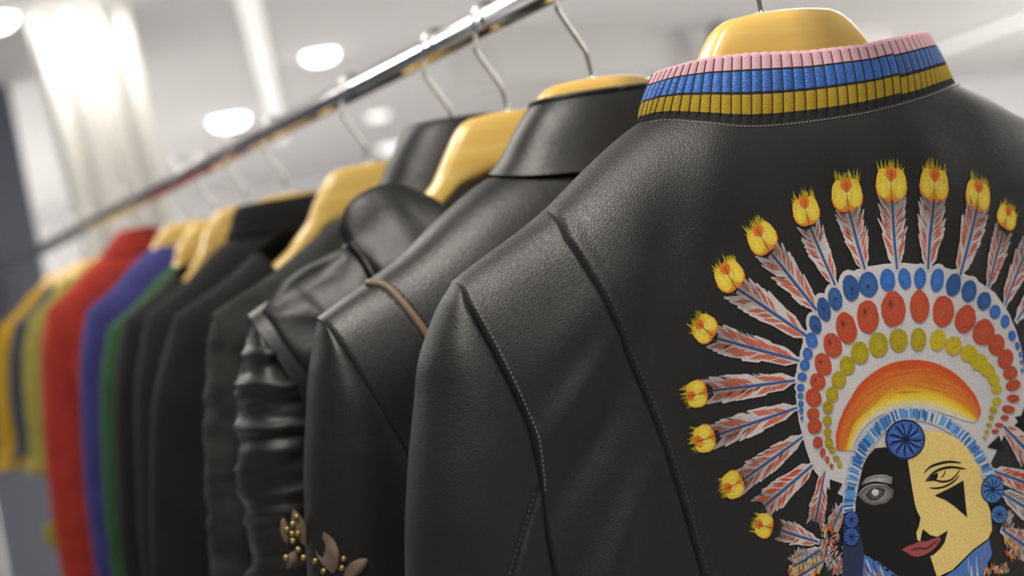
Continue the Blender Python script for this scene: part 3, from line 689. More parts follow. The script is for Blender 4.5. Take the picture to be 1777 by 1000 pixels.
# ------------------------------------------------------------------ the painting on the back (flat paint lying on the leather)
class Paint:
    def __init__(s): s.V = []; s.F = []; s.C = []; s.L = []
    def poly(s, pts, col, layer=0, split=True):
        pts = [tuple(map(float, p)) for p in pts]
        if len(pts) < 3: return
        cols = col if isinstance(col, list) else [col] * len(pts)
        xs = [p[0] for p in pts]; zs = [p[1] for p in pts]
        if split and (max(xs) - min(xs) > 7 or max(zs) - min(zs) > 7):
            bm = bmesh.new(); vs = [bm.verts.new((x, 0, z)) for x, z in pts]
            try: bm.faces.new(vs)
            except ValueError: bm.free(); return
            bmesh.ops.triangulate(bm, faces=bm.faces[:])
            for ax, lo, hi in ((0, min(xs), max(xs)), (2, min(zs), max(zs))):
                q = math.ceil(lo / 4) * 4
                while q < hi:
                    co = [0, 0, 0]; co[ax] = q; no = [0, 0, 0]; no[ax] = 1
                    bmesh.ops.bisect_plane(bm, geom=bm.verts[:] + bm.edges[:] + bm.faces[:], plane_co=co, plane_no=no)
                    q += 4
            o = len(s.V); bm.verts.index_update()
            for v in bm.verts: s.V.append((v.co.x, v.co.z)); s.C.append(cols[0]); s.L.append(layer)
            for f in bm.faces: s.F.append(tuple(o + v.index for v in f.verts))
            bm.free()
        else:
            o = len(s.V)
            for p, c in zip(pts, cols): s.V.append(p); s.C.append(c); s.L.append(layer)
            s.F.append(tuple(range(o, o + len(pts))))
    def fan(s, c, rim, c0, c1, layer):
        o = len(s.V); s.V.append(tuple(c)); s.C.append(c0); s.L.append(layer)
        for p in rim: s.V.append(tuple(p)); s.C.append(c1); s.L.append(layer)
        n = len(rim)
        for k in range(n): s.F.append((o, o + 1 + k, o + 1 + (k + 1) % n))
    def stroke(s, pts, w, col, layer, taper=True):
        P = resample(pts, max(6, len(pts) * 4)); T = np.gradient(P, axis=0); T /= np.linalg.norm(T, axis=1)[:, None] + 1e-9
        Nn = np.stack([-T[:, 1], T[:, 0]], 1); k = np.linspace(0, 1, len(P))
        ww = w * (np.sin(k * math.pi)**.5 * .8 + .2 if taper else np.ones(len(P)))
        a = P + Nn * ww[:, None] / 2; b = P - Nn * ww[:, None] / 2
        for i in range(len(P) - 1): s.poly([a[i], a[i + 1], b[i + 1], b[i]], col, layer, False)
    def strip(s, A, Bp, rows, layer):
        for k in range(len(rows) - 1):
            f0, c0 = rows[k]; f1, c1 = rows[k + 1]
            a = A + (Bp - A) * f0; b = A + (Bp - A) * f1
            for i in range(len(A) - 1): s.poly([a[i], a[i + 1], b[i + 1], b[i]], [c0, c0, c1, c1], layer, False)
    def build(s, name, parent, kind=None):
        if not s.V: return
        V = np.array(s.V); Ly = np.array(s.L, float)
        y = hero_y(V[:, 0], V[:, 1]) - .22 - .055 * Ly
        c = np.array([(max(q[0], 0), max(q[1], 0), max(q[2], 0), 1) for q in s.C])
        o = mesh(name, np.stack([V[:, 0], y, V[:, 1]], 1), s.F, M['paint'], parent, False, cols=c)
        if kind: o['kind'] = kind
        return o
KA = 1.04
def pc(r, g, b, k=1.0): return lin(r, g, b, KA * k)
def mixc(a, b, t): return tuple(x * (1 - t) + y * t for x, y in zip(a, b))
WHITE = pc(216, 212, 212); BLK = (.012, .0115, .011)
art = bpy.data.objects.new('painted_artwork', None); COL.objects.link(art); art.parent = jk
rnd = random.Random(11)

p = Paint(); p.poly(WHITE_BAND, WHITE, 0)
for el in BLUE_BEADS:
    if math.hypot(el[2], el[3]) > 1.6:
        p.poly([(el[0] + 1.5 * (el[2] * math.cos(k * PI / 8) + el[4] * math.sin(k * PI / 8)), el[1] + 1.4 * (el[3] * math.cos(k * PI / 8) + el[5] * math.sin(k * PI / 8))) for k in range(16)], WHITE, .3)
E_ = Paint()
p.build('white_ground', art)

def feather(e, a, b, w, kind):
    p = Paint(); a = np.array(a); b = np.array(b); L = np.linalg.norm(a - b); T = (a - b) / L; Nn = np.array([-T[1], T[0]])
    pos = lambda t, s: b + T * L * t + Nn * s * w
    red0 = pc(208, 112, 90); red1 = pc(128, 78, 64)
    if kind == 1: red0 = pc(214, 84, 44); red1 = pc(190, 76, 44)
    wt0 = pc(216, 206, 202); wt1 = pc(150, 138, 136)
    if kind == 2: red0 = pc(160, 150, 148); red1 = pc(120, 112, 110)
    fade = lambda t: max(0, min(1, (t - .45) / .55))
    # vane body
    body = [pos(-.06, -.30), pos(.12, -.42), pos(.5, -.52), pos(.9, -.45), pos(.98, 0), pos(.9, .45), pos(.5, .52), pos(.12, .42), pos(-.06, .30)]
    for k in range(8):
        t0, t1 = k / 8 - .04, (k + 1) / 8 - .02; c = mixc(wt0, mixc(wt1, BLK, .25), fade(t1)); h0 = .26 + .12 * min(1, t0 * 3 + .2); h1 = .26 + .12 * min(1, t1 * 3 + .2)
        p.poly([pos(t0, -h0), pos(t1, -h1), pos(t1, h1), pos(t0, h0)], c, 2, False)
    n = 11
    for sd in (-1, 1):
        for k in range(n):
            t = .03 + .80 * k / (n - 1) + rnd.uniform(-.015, .015)
            wd = min(1.12, .66 + t * 1.2) * rnd.uniform(.85, 1.1) * (1 - .15 * max(0, t - .7) / .3)
            ln_ = (.24 + .07 * rnd.random()) * (1.15 - .2 * t)
            r0 = pos(t, .05 * sd); tip = pos(t + ln_, wd * sd); mid = pos(t + ln_ * .42, wd * .62 * sd)
            hw = L * .031 * rnd.uniform(.8, 1.25)
            c = mixc(wt0, mixc(wt1, BLK, .3), fade(t + .1 * rnd.random())); d = tip - r0; d /= np.linalg.norm(d); q = np.array([-d[1], d[0]]) * hw
            p.poly([r0 - q * .8, mid - q * 1.25, tip - q * .35 - d * .4, tip, tip + q * .35 - d * .4, mid + q * 1.25, r0 + q * .8], c, 3, False)
            if rnd.random() < .74:
                f = rnd.uniform(.04, .2); g = rnd.uniform(.75, .95); c = mixc(red0, red1, fade(t + .12)); o = q * rnd.uniform(-.2, .5)
                s0 = r0 + (tip - r0) * f + o; s1 = r0 + (tip - r0) * g + o * .6; m_ = (s0 + s1) / 2
                p.poly([s0, m_ - q * .72, s1, m_ + q * .72], c, 4, False)
            if rnd.random() < .3 and .15 < t < .8:
                s0 = r0 + (tip - r0) * .45 - q * 1.1; s1 = r0 + (tip - r0) * .8 - q * 1.0
                p.poly([s0, (s0 + s1) / 2 - q * .25, s1, (s0 + s1) / 2 + q * .2], BLK, 5, False)
    # speckle at the far end
    if kind != 2:
        for k in range(70):
            t = rnd.gauss(.93, .07); s_ = rnd.uniform(-1, 1) * .95; c = pos(t, s_); r = rnd.uniform(.12, .3)
            p.poly([c + (r, 0), c + (0, r), c + (-r, 0), c + (0, -r)], mixc(pc(170, 165, 168), BLK, rnd.random() * .5), 5, False)
    # quill
    bl = pc(58, 104, 178); bd = pc(40, 56, 92)
    for k in range(8):
        t0, t1 = k / 8, (k + 1) / 8; c0 = mixc(bl, bd, fade(t0)); c1 = mixc(bl, bd, fade(t1)); h = lambda t: (.085 - .035 * t) + .03 * math.sin(t * 3)
        p.poly([pos(t0, -h(t0)), pos(t1, -h(t1)), pos(t1, h(t1)), pos(t0, h(t0))], [c0, c1, c1, c0], 6, False)
    p.stroke([pos(.0, .07), pos(.5, .1), pos(1.0, .02)], .28, pc(30, 36, 52), 7)
    p.build('painted_feather', art)
    if e is None: return
    # flame-shaped eye of the feather
    p = Paint(); e = np.array(e); T2 = e - a; T2 = T2 / np.linalg.norm(T2); N2 = np.array([-T2[1], T2[0]]); r = w * 1.2
    q = lambda u, v: e + T2 * r * u * .94 + N2 * r * v * 1.06
    for k in range(40):
        an = rnd.gauss(0, .55); l0 = .35; l1 = rnd.uniform(.9, 1.5) * (1 - .18 * abs(an)); da = .10 + .05 * rnd.random()
        o = rnd.uniform(-.55, .55)
        c = mixc(pc(196, 176, 40), pc(110, 104, 30), rnd.random() * .9)
        f = lambda l, x: q(l * math.cos(an * .5) , o + l * math.sin(an) * .55 + x)
        p.poly([f(l0, -da), f(l1, 0), f(l0, da)], c, 2, False)
    lob = lambda sc, dv, du: [q(du + sc * u, dv + sc * v) for u, v in [(-.98, .0), (-1.0, .3), (-.9, .62), (-.62, .88), (-.2, .98), (.2, .86), (.55, .62), (.8, .3), (.84, 0), (.8, -.3), (.55, -.62), (.2, -.86), (-.2, -.98), (-.62, -.88), (-.9, -.62), (-1.0, -.3)]]
    rim = lob(1.0, 0, 0); p.fan(q(0, 0), rim, pc(232, 190, 60), pc(216, 120, 44), 3)
    for sd in (-1, 1):
        lb = [q(-.02 + .80 * u, sd * (.47 + .45 * v * sd)) for u, v in [(math.cos(2 * PI * k / 18), math.sin(2 * PI * k / 18)) for k in range(18)]]
        p.fan(q(-.2, sd * .5), lb, pc(240, 218, 90), pc(226, 192, 56), 4)
    p.fan(q(.15, 0), [q(.15 + .5 * math.cos(2 * PI * k / 14), .42 * math.sin(2 * PI * k / 14)) for k in range(14)], pc(240, 222, 130), pc(232, 200, 60), 5)
    p.fan(q(.42, 0), [q(.42 + .36 * math.cos(2 * PI * k / 14), .34 * math.sin(2 * PI * k / 14) * (1 + .3 * math.cos(2 * PI * k / 14))) for k in range(14)], pc(206, 88, 30), pc(220, 128, 44), 6)
    for k in range(14):
        u = rnd.uniform(-.1, .7); v = rnd.uniform(-.7, .7); l = rnd.uniform(.15, .4)
        p.stroke([q(u, v), q(u + l, v * 1.15)], .22, mixc(pc(250, 226, 120), pc(196, 110, 30), rnd.random()), 7)
    p.stroke([q(-1.0, 0), q(0, .03), q(.75, 0)], .34, pc(60, 44, 30), 8)
    p.build('painted_feather_eye', art)
for f in FEATHERS: feather(*f)

def bead(el, c0, c1, spot=None, dark=None):
    cx, cz, ux, uz, vx, vz = el; p = Paint(); n = 22
    wob = [1 + rnd.uniform(-.04, .04) for k in range(n)]
    pt = lambda r, k, ox=0, oz=0: (cx + ox * ux + oz * vx + r * (ux * math.cos(2 * PI * k / n) + vx * math.sin(2 * PI * k / n)),
                                   cz + ox * uz + oz * vz + r * (uz * math.cos(2 * PI * k / n) + vz * math.sin(2 * PI * k / n)))
    p.fan((cx, cz), [pt(wob[k], k) for k in range(n)], c0, c1, 8)
    sz = math.hypot(ux, uz)
    if sz > 2.2:
        for k in range(16):      # pencil scribble
            a = rnd.random() * n; r0 = rnd.uniform(.2, .9); b_ = a + rnd.uniform(-3, 3)
            p.stroke([pt(r0, a), pt(r0 * rnd.uniform(.7, 1.0), b_)], .3, mixc(c1, dark or BLK, rnd.uniform(.15, .45)), 9)
    if spot is not None:
        p.fan(pt(0, 0, *spot), [pt(.30, k, *spot) for k in range(n)], mixc(dark or c1, BLK, .55), mixc(c1, c0, .5), 10)
    p.build('painted_bead', art)
for i, el in enumerate(BLUE_BEADS):
    k = rnd.random(); dk = (i < 5 or 9 <= i <= 11)
    a = pc(66, 122, 206) if not dk else pc(56, 96, 156); b_ = pc(58, 108, 190) if not dk else pc(52, 90, 150)
    bead(el, mixc(a, pc(92, 146, 220), k * .5), b_, (rnd.uniform(-.1, .2), rnd.uniform(-.1, .25)) if i < 5 else None, pc(30, 60, 120))
for i, el in enumerate(RED_BEADS):
    big = i < 11 or i > 10
    bead(el, pc(198, 92, 62), pc(196, 78, 50), (-.25, -.3) if i in (0, 11, 12, 13, 14) or i == 15 else None, pc(120, 50, 40))
for i, el in enumerate(YELLOW_BEADS):
    dk = i < 5 or 14 <= i
    bead(el, pc(196, 176, 36) if dk else pc(214, 192, 40), pc(176, 158, 34) if dk else pc(206, 182, 36), None, pc(90, 80, 20))

# sunset-coloured arch
n = 90; A = resample(ARCH_OUT, n); Bq = resample(ARCH_IN, n); p = Paint()
A[:, 0] += [rnd.uniform(-.25, .25) for k in range(n)]
p.strip(A, Bq, [(0, pc(216, 90, 44)), (.12, pc(216, 84, 40)), (.22, pc(220, 112, 48)), (.50, pc(222, 128, 50)), (.64, pc(228, 148, 48)), (.76, pc(236, 188, 46)), (.90, pc(240, 214, 76)), (1.15, WHITE)], 6)
for k in range(60):
    i = rnd.randrange(n - 14); f = rnd.uniform(.1, .75); j = i + rnd.randrange(5, 13)
    p.stroke([A[i] + (Bq[i] - A[i]) * f, A[j] + (Bq[j] - A[j]) * (f + rnd.uniform(-.03, .03))], .5, mixc(mixc(pc(212, 84, 38), pc(226, 150, 50), f), BLK, rnd.uniform(0, .05)), 7)
p.build('painted_arch', art)

p = Paint(); p.poly(EDGE_LEFT, pc(48, 58, 88), 7); p.build('painted_hair', art)
# head scarf of short blue and white strokes
n = 150; A = resample(SCARF_OUT, n); Bq = resample(SCARF_IN, n); p = Paint()
p.strip(A, Bq, [(-.08, pc(196, 200, 208)), (.5, pc(150, 176, 206)), (1.1, pc(206, 206, 206))], 8)
for i in range(0, n - 2):
    c = rnd.choice([pc(84, 142, 208), pc(96, 156, 216), pc(120, 170, 216), pc(70, 120, 190), pc(212, 214, 216), pc(60, 96, 150)])
    f0 = rnd.uniform(-.05, .2); f1 = rnd.uniform(.75, 1.05); j = i + 1
    p.poly([A[i] + (Bq[i] - A[i]) * f0, A[j] + (Bq[j] - A[j]) * f0, A[j] + (Bq[j] - A[j]) * f1, A[i] + (Bq[i] - A[i]) * f1], c, 9, False)
p.build('painted_headband', art)

# face
FACE_Y = pc(246, 216, 132)
p = Paint(); p.poly(FACE, FACE_Y, 9); p.build('painted_face', art)
p = Paint(); p.poly(FACE_DARK, BLK, 10); p.poly(MOUTH_SHADE, BLK, 11); p.build('painted_face_shadow', art)
p = Paint(); p.poly(NOSE, FACE_Y, 12); p.build('painted_nose', art)
p = Paint(); p.poly(LIPS, pc(168, 84, 84), 13); p.stroke(LIP_LINE, .9, pc(60, 30, 32), 14); p.build('painted_lips', art)
p = Paint(); p.poly(CHEEK, BLK, 11); p.build('painted_cheek_triangle', art)
p = Paint(); p.stroke(BROW, 1.5, BLK, 11); p.stroke(LID, 1.5, BLK, 11); p.stroke(LID_LOW, 1.2, BLK, 11); p.stroke(BAG, 1.2, BLK, 11)
p.poly(IRIS, BLK, 11); p.stroke(IRIS_LINE, .8, BLK, 11); p.build('painted_eye', art)
p = Paint(); G1 = pc(150, 148, 148); G2 = pc(90, 88, 88)
c = np.mean(W_BROW, 0); p.fan(c, W_BROW, pc(196, 194, 192), pc(120, 118, 118), 11)
c = np.mean(W_EYE, 0); p.fan(c, W_EYE, pc(190, 188, 188), pc(84, 82, 82), 12)
p.stroke(LID_GAP, 1.3, BLK, 13)
c = np.mean(W_EYE_IN, 0); p.fan(c, W_EYE_IN, pc(130, 128, 128), pc(40, 40, 40), 13)
p.stroke(W_EYE[:4], .7, pc(186, 184, 184), 14); p.stroke(W_BROW[1:4], .7, pc(190, 188, 188), 14)
p.poly(W_EYE_HI, pc(226, 226, 226), 15); p.build('painted_eye', art)

def rosette(el, dark):
    p = Paint(); cx, cz, ux, uz, vx, vz = el; n = 32
    pt = lambda r, k, m=n: (cx + r * (ux * math.cos(2 * PI * k / m) + vx * math.sin(2 * PI * k / m)), cz + r * (uz * math.cos(2 * PI * k / m) + vz * math.sin(2 * PI * k / m)))
    p.fan((cx, cz), [pt(1.06, k) for k in range(n)], pc(34, 48, 90), pc(30, 40, 78), 13)
    c0, c1 = (pc(58, 92, 168), pc(66, 104, 186)) if dark else (pc(72, 128, 196), pc(80, 140, 206))
    p.fan((cx, cz), [pt(.97, k) for k in range(n)], c0, c1, 14)
    for k in range(11):
        a = k + rnd.uniform(-.2, .2); p.stroke([pt(.18, a, 11), pt(.6, a + .1, 11), pt(.92, a - .1, 11)], 1.3 * max(.35, math.hypot(ux, uz) / 14), pc(26, 40, 82), 15)
        p.stroke([pt(.3, a + .5, 11), pt(.85, a + .5, 11)], .9 * max(.3, math.hypot(ux, uz) / 14), pc(98, 140, 214), 15)
    p.fan((cx, cz), [pt(.2, k, 10) for k in range(10)], pc(20, 28, 56), pc(26, 40, 80), 16)
    p.build('painted_rosette', art)
rosette(ROSETTES[0], True)
for r in ROSETTES[1:3]: rosette(r, False)
for r in ROSETTES[3:]: rosette(r, True)

# striped neck cloth
for poly in (COLLAR_L, COLLAR_R):
    p = Paint(); p.poly(poly, pc(84, 128, 200), 10); P = np.array(poly)
    lo, hi = P.min(0), P.max(0)
    def inside(q):
        c = False; j = len(P) - 1
        for i in range(len(P)):
            if (P[i][1] > q[1]) != (P[j][1] > q[1]) and q[0] < (P[j][0] - P[i][0]) * (q[1] - P[i][1]) / (P[j][1] - P[i][1]) + P[i][0]: c = not c
            j = i
        return c
    for k in range(60):
        q = np.array([rnd.uniform(lo[0], hi[0]), rnd.uniform(lo[1], hi[1])]); dv = np.array([-2.2 if poly is COLLAR_L else 2.0, 9.0])
        e2 = q + dv
        if inside(q) and inside(e2): p.stroke([q, e2], rnd.uniform(.8, 1.6), rnd.choice([pc(206, 204, 206), pc(180, 196, 216), pc(60, 90, 170), pc(176, 120, 110)]), 11)
    p.build('painted_neck_cloth', art)
for i, el in enumerate(SMUDGES):
    p = Paint(); cx, cz, ux, uz, vx, vz = el
    for k in range(34):
        a = rnd.random() * 2 * PI; r = rnd.random()**.5; q = np.array([cx + r * (ux * math.cos(a) + vx * math.sin(a)), cz + r * (uz * math.cos(a) + vz * math.sin(a))])
        an = rnd.gauss(1.2, .5); e2 = q + np.array([math.cos(an), math.sin(an)]) * rnd.uniform(2, 4.5)
        p.stroke([q, e2], rnd.uniform(.8, 1.7), rnd.choice([pc(206, 110, 50), pc(214, 190, 70), pc(196, 190, 186), pc(170, 160, 156), pc(120, 112, 108), pc(204, 84, 44)]), 5 + rnd.random())
    p.build('painted_plume', art)
for el in PALE_PLUMES:
    p = Paint(); cx, cz, ux, uz, vx, vz = el
    for k in range(60):
        a = rnd.random() * 2 * PI; r = rnd.random()**.5; q = np.array([cx + r * (ux * math.cos(a) + vx * math.sin(a)), cz + r * (uz * math.cos(a) + vz * math.sin(a))])
        an = rnd.gauss(1.0, .35); e2 = q + np.array([math.cos(an), math.sin(an)]) * rnd.uniform(2.5, 5)
        p.stroke([q, e2], rnd.uniform(.6, 1.3), rnd.choice([pc(204, 198, 196), pc(180, 174, 172), pc(140, 136, 134), pc(96, 92, 90), pc(204, 120, 90)]), 4 + rnd.random())
    p.build('painted_plume', art)
for wd in WEDGES:
    p = Paint(); p.poly(wd, BLK, 7); p.build('dark_gap', art)

# ------------------------------------------------------------------ the other garments
def garment(name, label, cat, Y, mat, s=1.0, zoff=0, tilt=0.0, dm=46, near=(112, 14), far=(112, 14), zend=-520, amp=3.0, freq=30,
            twist=0, dz=0, smat=None, send=-540, B=None, O=None, sl_relief=None, group=None, res=1.0, x=.57, seed=1, flare=0, sw=6, seams=(), near_mat=None):
    t = thing(name, label, cat, (x, Y, 1.5 + dz * .001), math.radians(-twist), group)
    hw = 247 * s
    rg = lambda x: ridge(x, s, tilt) + zoff
    df = lambda x, z: depth(x, z - zoff, s, dm, dm * .62, tilt=tilt)
    def rel(x, z, sg):
        h = np.clip((rg(x) - z) / 200, 0, 1)
        r = amp * h * noise2(x / freq + .15 * z / freq, z / 260 + sg * 5, seed) + .5 * amp * np.clip(h * 4, 0, 1) * noise2(x / 55 + z / 70, z / 80 + sg, seed + 3)
        for sp, kd in seams:
            d, sd, al = segdist(np.abs(x) * -1, z, sp); r = r - 2.4 * np.exp(-(d / 1.8)**2) + .6 * np.exp(-(d / 8)**2)
        return r
    Bp = B or [(-hw, float(rg(-hw))), (-237 * s, -100), (-228 * s, -160), (-224 * s, -250), (-216 * s - flare, zend - 1)]
    Op = O or [(-hw, float(rg(-hw))), (-272 * s, -88), (-288 * s, -118), (-300 * s, -160), (-310 * s, -210), (-326 * s, -300), (-345 * s, send - 1)]
    n = int(120 * res); m = int(130 * res)
    us = np.linspace(-1, 1, n)
    us = np.sign(us) * np.abs(us)**.9
    tq = np.linspace(0, 1, m)**1.8
    pans = {}
    for nm, sg, (nw, drop) in (('back_panel' if False else 'near_panel', -1, near), ('far_panel', 1, far)):
        xt = us * hw; zt = rg(xt).copy()
        k = np.abs(xt) < nw
        base = np.interp(xt, [-nw, nw], [float(rg(-nw)), float(rg(nw))])
        zt = np.where(k, np.minimum(zt, base - drop * (1 - (np.abs(xt) / nw)**2.2)), zt)
        z = zt[:, None] + (zend - zt[:, None]) * tq[None]
        xb = np.abs(bx(z, Bp))
        # the side seam starts at the shoulder tip
        x = us[:, None] * np.where(z > Bp[0][1], hw, np.minimum(xb, hw + 60))
        d0 = df(x, np.minimum(z, rg(x)))
        y = sg * (d0 + rel(x, z, sg) * np.clip(d0 / 12, 0, 1))
        pans[sg] = (x, z)
        grid({-1: 'body_front' if near[1] > 30 else 'body_back', 1: 'body_back' if near[1] > 30 else 'body_front'}[sg],
             np.stack([x, y, z], -1), (near_mat or mat) if sg < 0 else mat, t)
    for e in (0, -1):
        xn, zn = pans[-1]; xf, zf = pans[1]
        en = -(df(xn[e], zn[e]) + rel(xn[e], zn[e], -1) * np.clip(df(xn[e], zn[e]) / 12, 0, 1)); ef = df(xf[e], zf[e]) + rel(xf[e], zf[e], 1) * np.clip(df(xf[e], zf[e]) / 12, 0, 1)
        grid('side_panel', np.stack([np.stack([xn[e], en, zn[e]], -1), np.stack([xf[e], ef, zf[e]], -1)]), mat, t)
    for sd in (-1, 1):
        sleeve('sleeve', t, smat or mat, sd, Bp=Bp, Op=Op, top=float(rg(-hw)), m=int(110 * res), k=int(52 * res), dfun=df, relief=sl_relief, zend=send, swell=sw)
    def surf(x, z, off=.3): return -(df(x, z) + rel(x, z, -1) * np.clip(df(x, z) / 12, 0, 1)) - off
    t_ = dict(obj=t, rg=rg, df=df, surf=surf, Bp=Bp, Op=Op, hw=hw)
    return t_

def stand_collar(t, mat, rb, rt, zb, zt, ryb, ryt, sag=8, th=3.2, pipe=None, x0=0, n=72):
    th_ = np.linspace(0, 2 * PI, n, endpoint=False); sx, c = np.sin(th_), np.cos(th_)
    rows = []
    prof = [(0, 0), (.2, .5), (.4, 1.6), (.6, 2.4), (.8, 2.0), (.95, .6), (1.0, -.6), (1.02, -th * .6), (1.0, -th * 1.2), (.9, -th * 1.3), (.5, -th * 1.2), (0.05, -th)]
    for f, o in prof:
        fx = f**.85
        rx = rb + (rt - rb) * fx + o; ry = ryb + (ryt - ryb) * f + o
        z = zb + (zt - zb) * f - (1 - f) * sag * np.maximum(c, 0) - np.where(c < 0, 34 * -c, 0) * 1.0
        rows.append(np.stack([x0 + rx * sx, -ry * np.where(c > 0, np.abs(c)**.8, -np.abs(c)), z], 1))
    o = grid('collar', np.array(rows), mat, t, cv=True)
    if pipe:
        p = np.array(rows[6]); p = np.concatenate([p, p[:1]])
        mesh('collar_piping', *tube_np(p, 2.3, 8), pipe, o)
    return o

def pillow(name, outline, thick, base, mat, parent, rings=7, n=72, squash=1.0, seed=2, wr=1.5, open_=False):
    P = resample(outline + [outline[0]], n + 1)[:-1]; c = P.mean(0); F = []; V = []
    for sg in (1, -1):
        R = []
        for k in range(rings + 1):
            f = k / rings; q = c + (P - c) * (1 - f**1.6 if f < 1 else 0); d = thick * math.sqrt(max(0, 1 - (1 - f)**2))
            if k == rings: q = c + (P - c) * .02
            y = base(q[:, 0], q[:, 1]) - sg * d * (1 if sg > 0 else .3) - sg * wr * noise2(q[:, 0] / 14 + q[:, 1] / 30, q[:, 1] / 20, seed) * f
            R.append(np.stack([q[:, 0], y, q[:, 1]], 1))
        R = np.array(R); o = len(V); V += R.reshape(-1, 3).tolist(); F += gridfaces(rings + 1, n, False, True, o)
        F.append(tuple(o + rings * n + k for k in range(n)))
    return mesh(name, V, F, mat, parent)

# second jacket: plain black leather, brown piping
B2 = [(-250, -74), (-243, -100), (-236, -124), (-228, -146), (-219, -171), (-216, -200), (-216, -260), (-212, -521)]
O2 = [(-250, -74), (-258, -88), (-268, -107), (-276, -133), (-283, -165), (-296, -236), (-312, -320), (-326, -561)]
A2 = [(-211, -46), (-205, -58), (-199, -70), (-193, -85), (-187, -101), (-176, -130), (-163, -175), (-155, -230), (-150, -521)]
def crumple(a, fz, seed):
    def f(P, ph, k):
        x, y, z = P[..., 0], P[..., 1], P[..., 2]; w = np.zeros(x.shape); w[:, :k] = 1
        h = np.clip((-60 - z) / 40, 0, 1)
        r = a * h * (noise2(z / fz + x / 50, x / 40 + y / 30, seed) + .6 * noise2(z / (fz * .5), (x + y) / 25, seed + 1)) * w
        cx = x.mean(1, keepdims=True); L = np.hypot(x - cx, y) + 1e-6
        P[..., 0] = x + r * (x - cx) / L; P[..., 1] = y + r * y / L
        return P
    return f
g = garment('leather_jacket', 'black leather jacket with brown shoulder piping and bronze sleeve lace, second from front', 'jacket', .90, M['leather2'],
            s=250 / 247, zoff=-8, tilt=.035, near=(100, 14), far=(100, 50), amp=2.2, B=B2, O=O2, seams=((A2, 0), (B2, 0)), sl_relief=crumple(1.3, 70, 21), send=-560, res=1.5)
t2 = g['obj']
stand_collar(t2, M['leather2'], 104, 60, 5, 50, 44, 30, sag=12, pipe=M['leather2'])
for sd in (1, -1):
    q = resample([(-212, float(g['rg'](-212)) - .5)] + A2[1:8], 90); q[:, 0] *= sd
    pts = np.stack([q[:, 0], g['surf'](q[:, 0], np.minimum(q[:, 1], g['rg'](q[:, 0]) - .3), 1.0), q[:, 1]], 1)
    mesh('piping', *tube_np(pts, 2.9, 10), M['brown'], t2)
    q2 = q.copy(); q2[:, 0] += 4.2 * sd
    stitches('stitching', np.stack([q2[:, 0], g['surf'](q2[:, 0], np.minimum(q2[:, 1], g['rg'](q2[:, 0]) - .3), .3), q2[:, 1]], 1), t2, M['dark_thread'], 4.4, 2.8, .5)

# bronze lace applique with beads on its sleeve
def petal(pts, mat, parent):
    P = np.array(pts, float)
    y0 = np.array([float(sleeve_y(a, b, B2, O2, g['df'], top=-74)) for a, b in P])
    c = P.mean(0); V = [(a, y - 1.2, b) for (a, b), y in zip(P, y0)]
    V += [(c[0] + (a - c[0]) * .6, y - 2.6, c[1] + (b - c[1]) * .6) for (a, b), y in zip(P, y0)]
    n = len(P); F = gridfaces(2, n, False, True) + [tuple(n + k for k in range(n))]
    return mesh('lace_petal', V, F, mat, parent)
lace = bpy.data.objects.new('lace_applique', None); COL.objects.link(lace); lace.parent = t2
def leaf(a, b, w, n=9):
    a = np.array(a, float); b = np.array(b, float); d = b - a; q = np.array([-d[1], d[0]]) / np.linalg.norm(d) * w
    k = np.linspace(0, 1, n); s = np.sin(k * PI)**.7
    return [tuple(a + d * t + q * h) for t, h in zip(k, s)] + [tuple(a + d * t - q * h) for t, h in list(zip(k, s))[1:-1][::-1]]
petal(leaf((-290.8, -191.2), (-287.3, -217.5), 4.3), M["lace"], lace)
petal(leaf((-298.8, -194.4), (-299.4, -213.1), 2.7), M["lace"], lace)
petal(leaf((-279.1, -207.8), (-279.6, -235), 5.3), M["lace"], lace)
petal(leaf((-258.7, -229.3), (-275.2, -238.6), 4.5), M["lace"], lace)
petal(leaf((-294.3, -218), (-301.9, -228.3), 3.7), M["lace"], lace)
LACE_BEADS = [(-293.3, -200.6), (-295.1, -206.6), (-291.2, -207.3), (-293, -217.8), (-290.4, -223.8), (-286.2, -226.1), (-272.8, -226.4), (-274.8, -231.9), (-301.9, -220.7), (-295.4, -211.2), (-284.1, -232.6), (-290, -196.7), (-298, -202.9)]
def ball(c, r, mat, parent, name='bead'):
    V = []; n, m = 6, 8
    for i in range(n + 1):
        for j in range(m):
            a = PI * i / n; b = 2 * PI * j / m; V.append((c[0] + r * math.sin(a) * math.cos(b), c[1] + r * math.sin(a) * math.sin(b), c[2] + r * math.cos(a)))
    return mesh(name, V, gridfaces(n + 1, m, False, True), mat, parent)
for a, b in LACE_BEADS: ball((a, float(sleeve_y(a, b, B2, O2, g['df'], top=-74)) - 2.6, b), 2.0, M['gold'], lace, 'gold_bead')

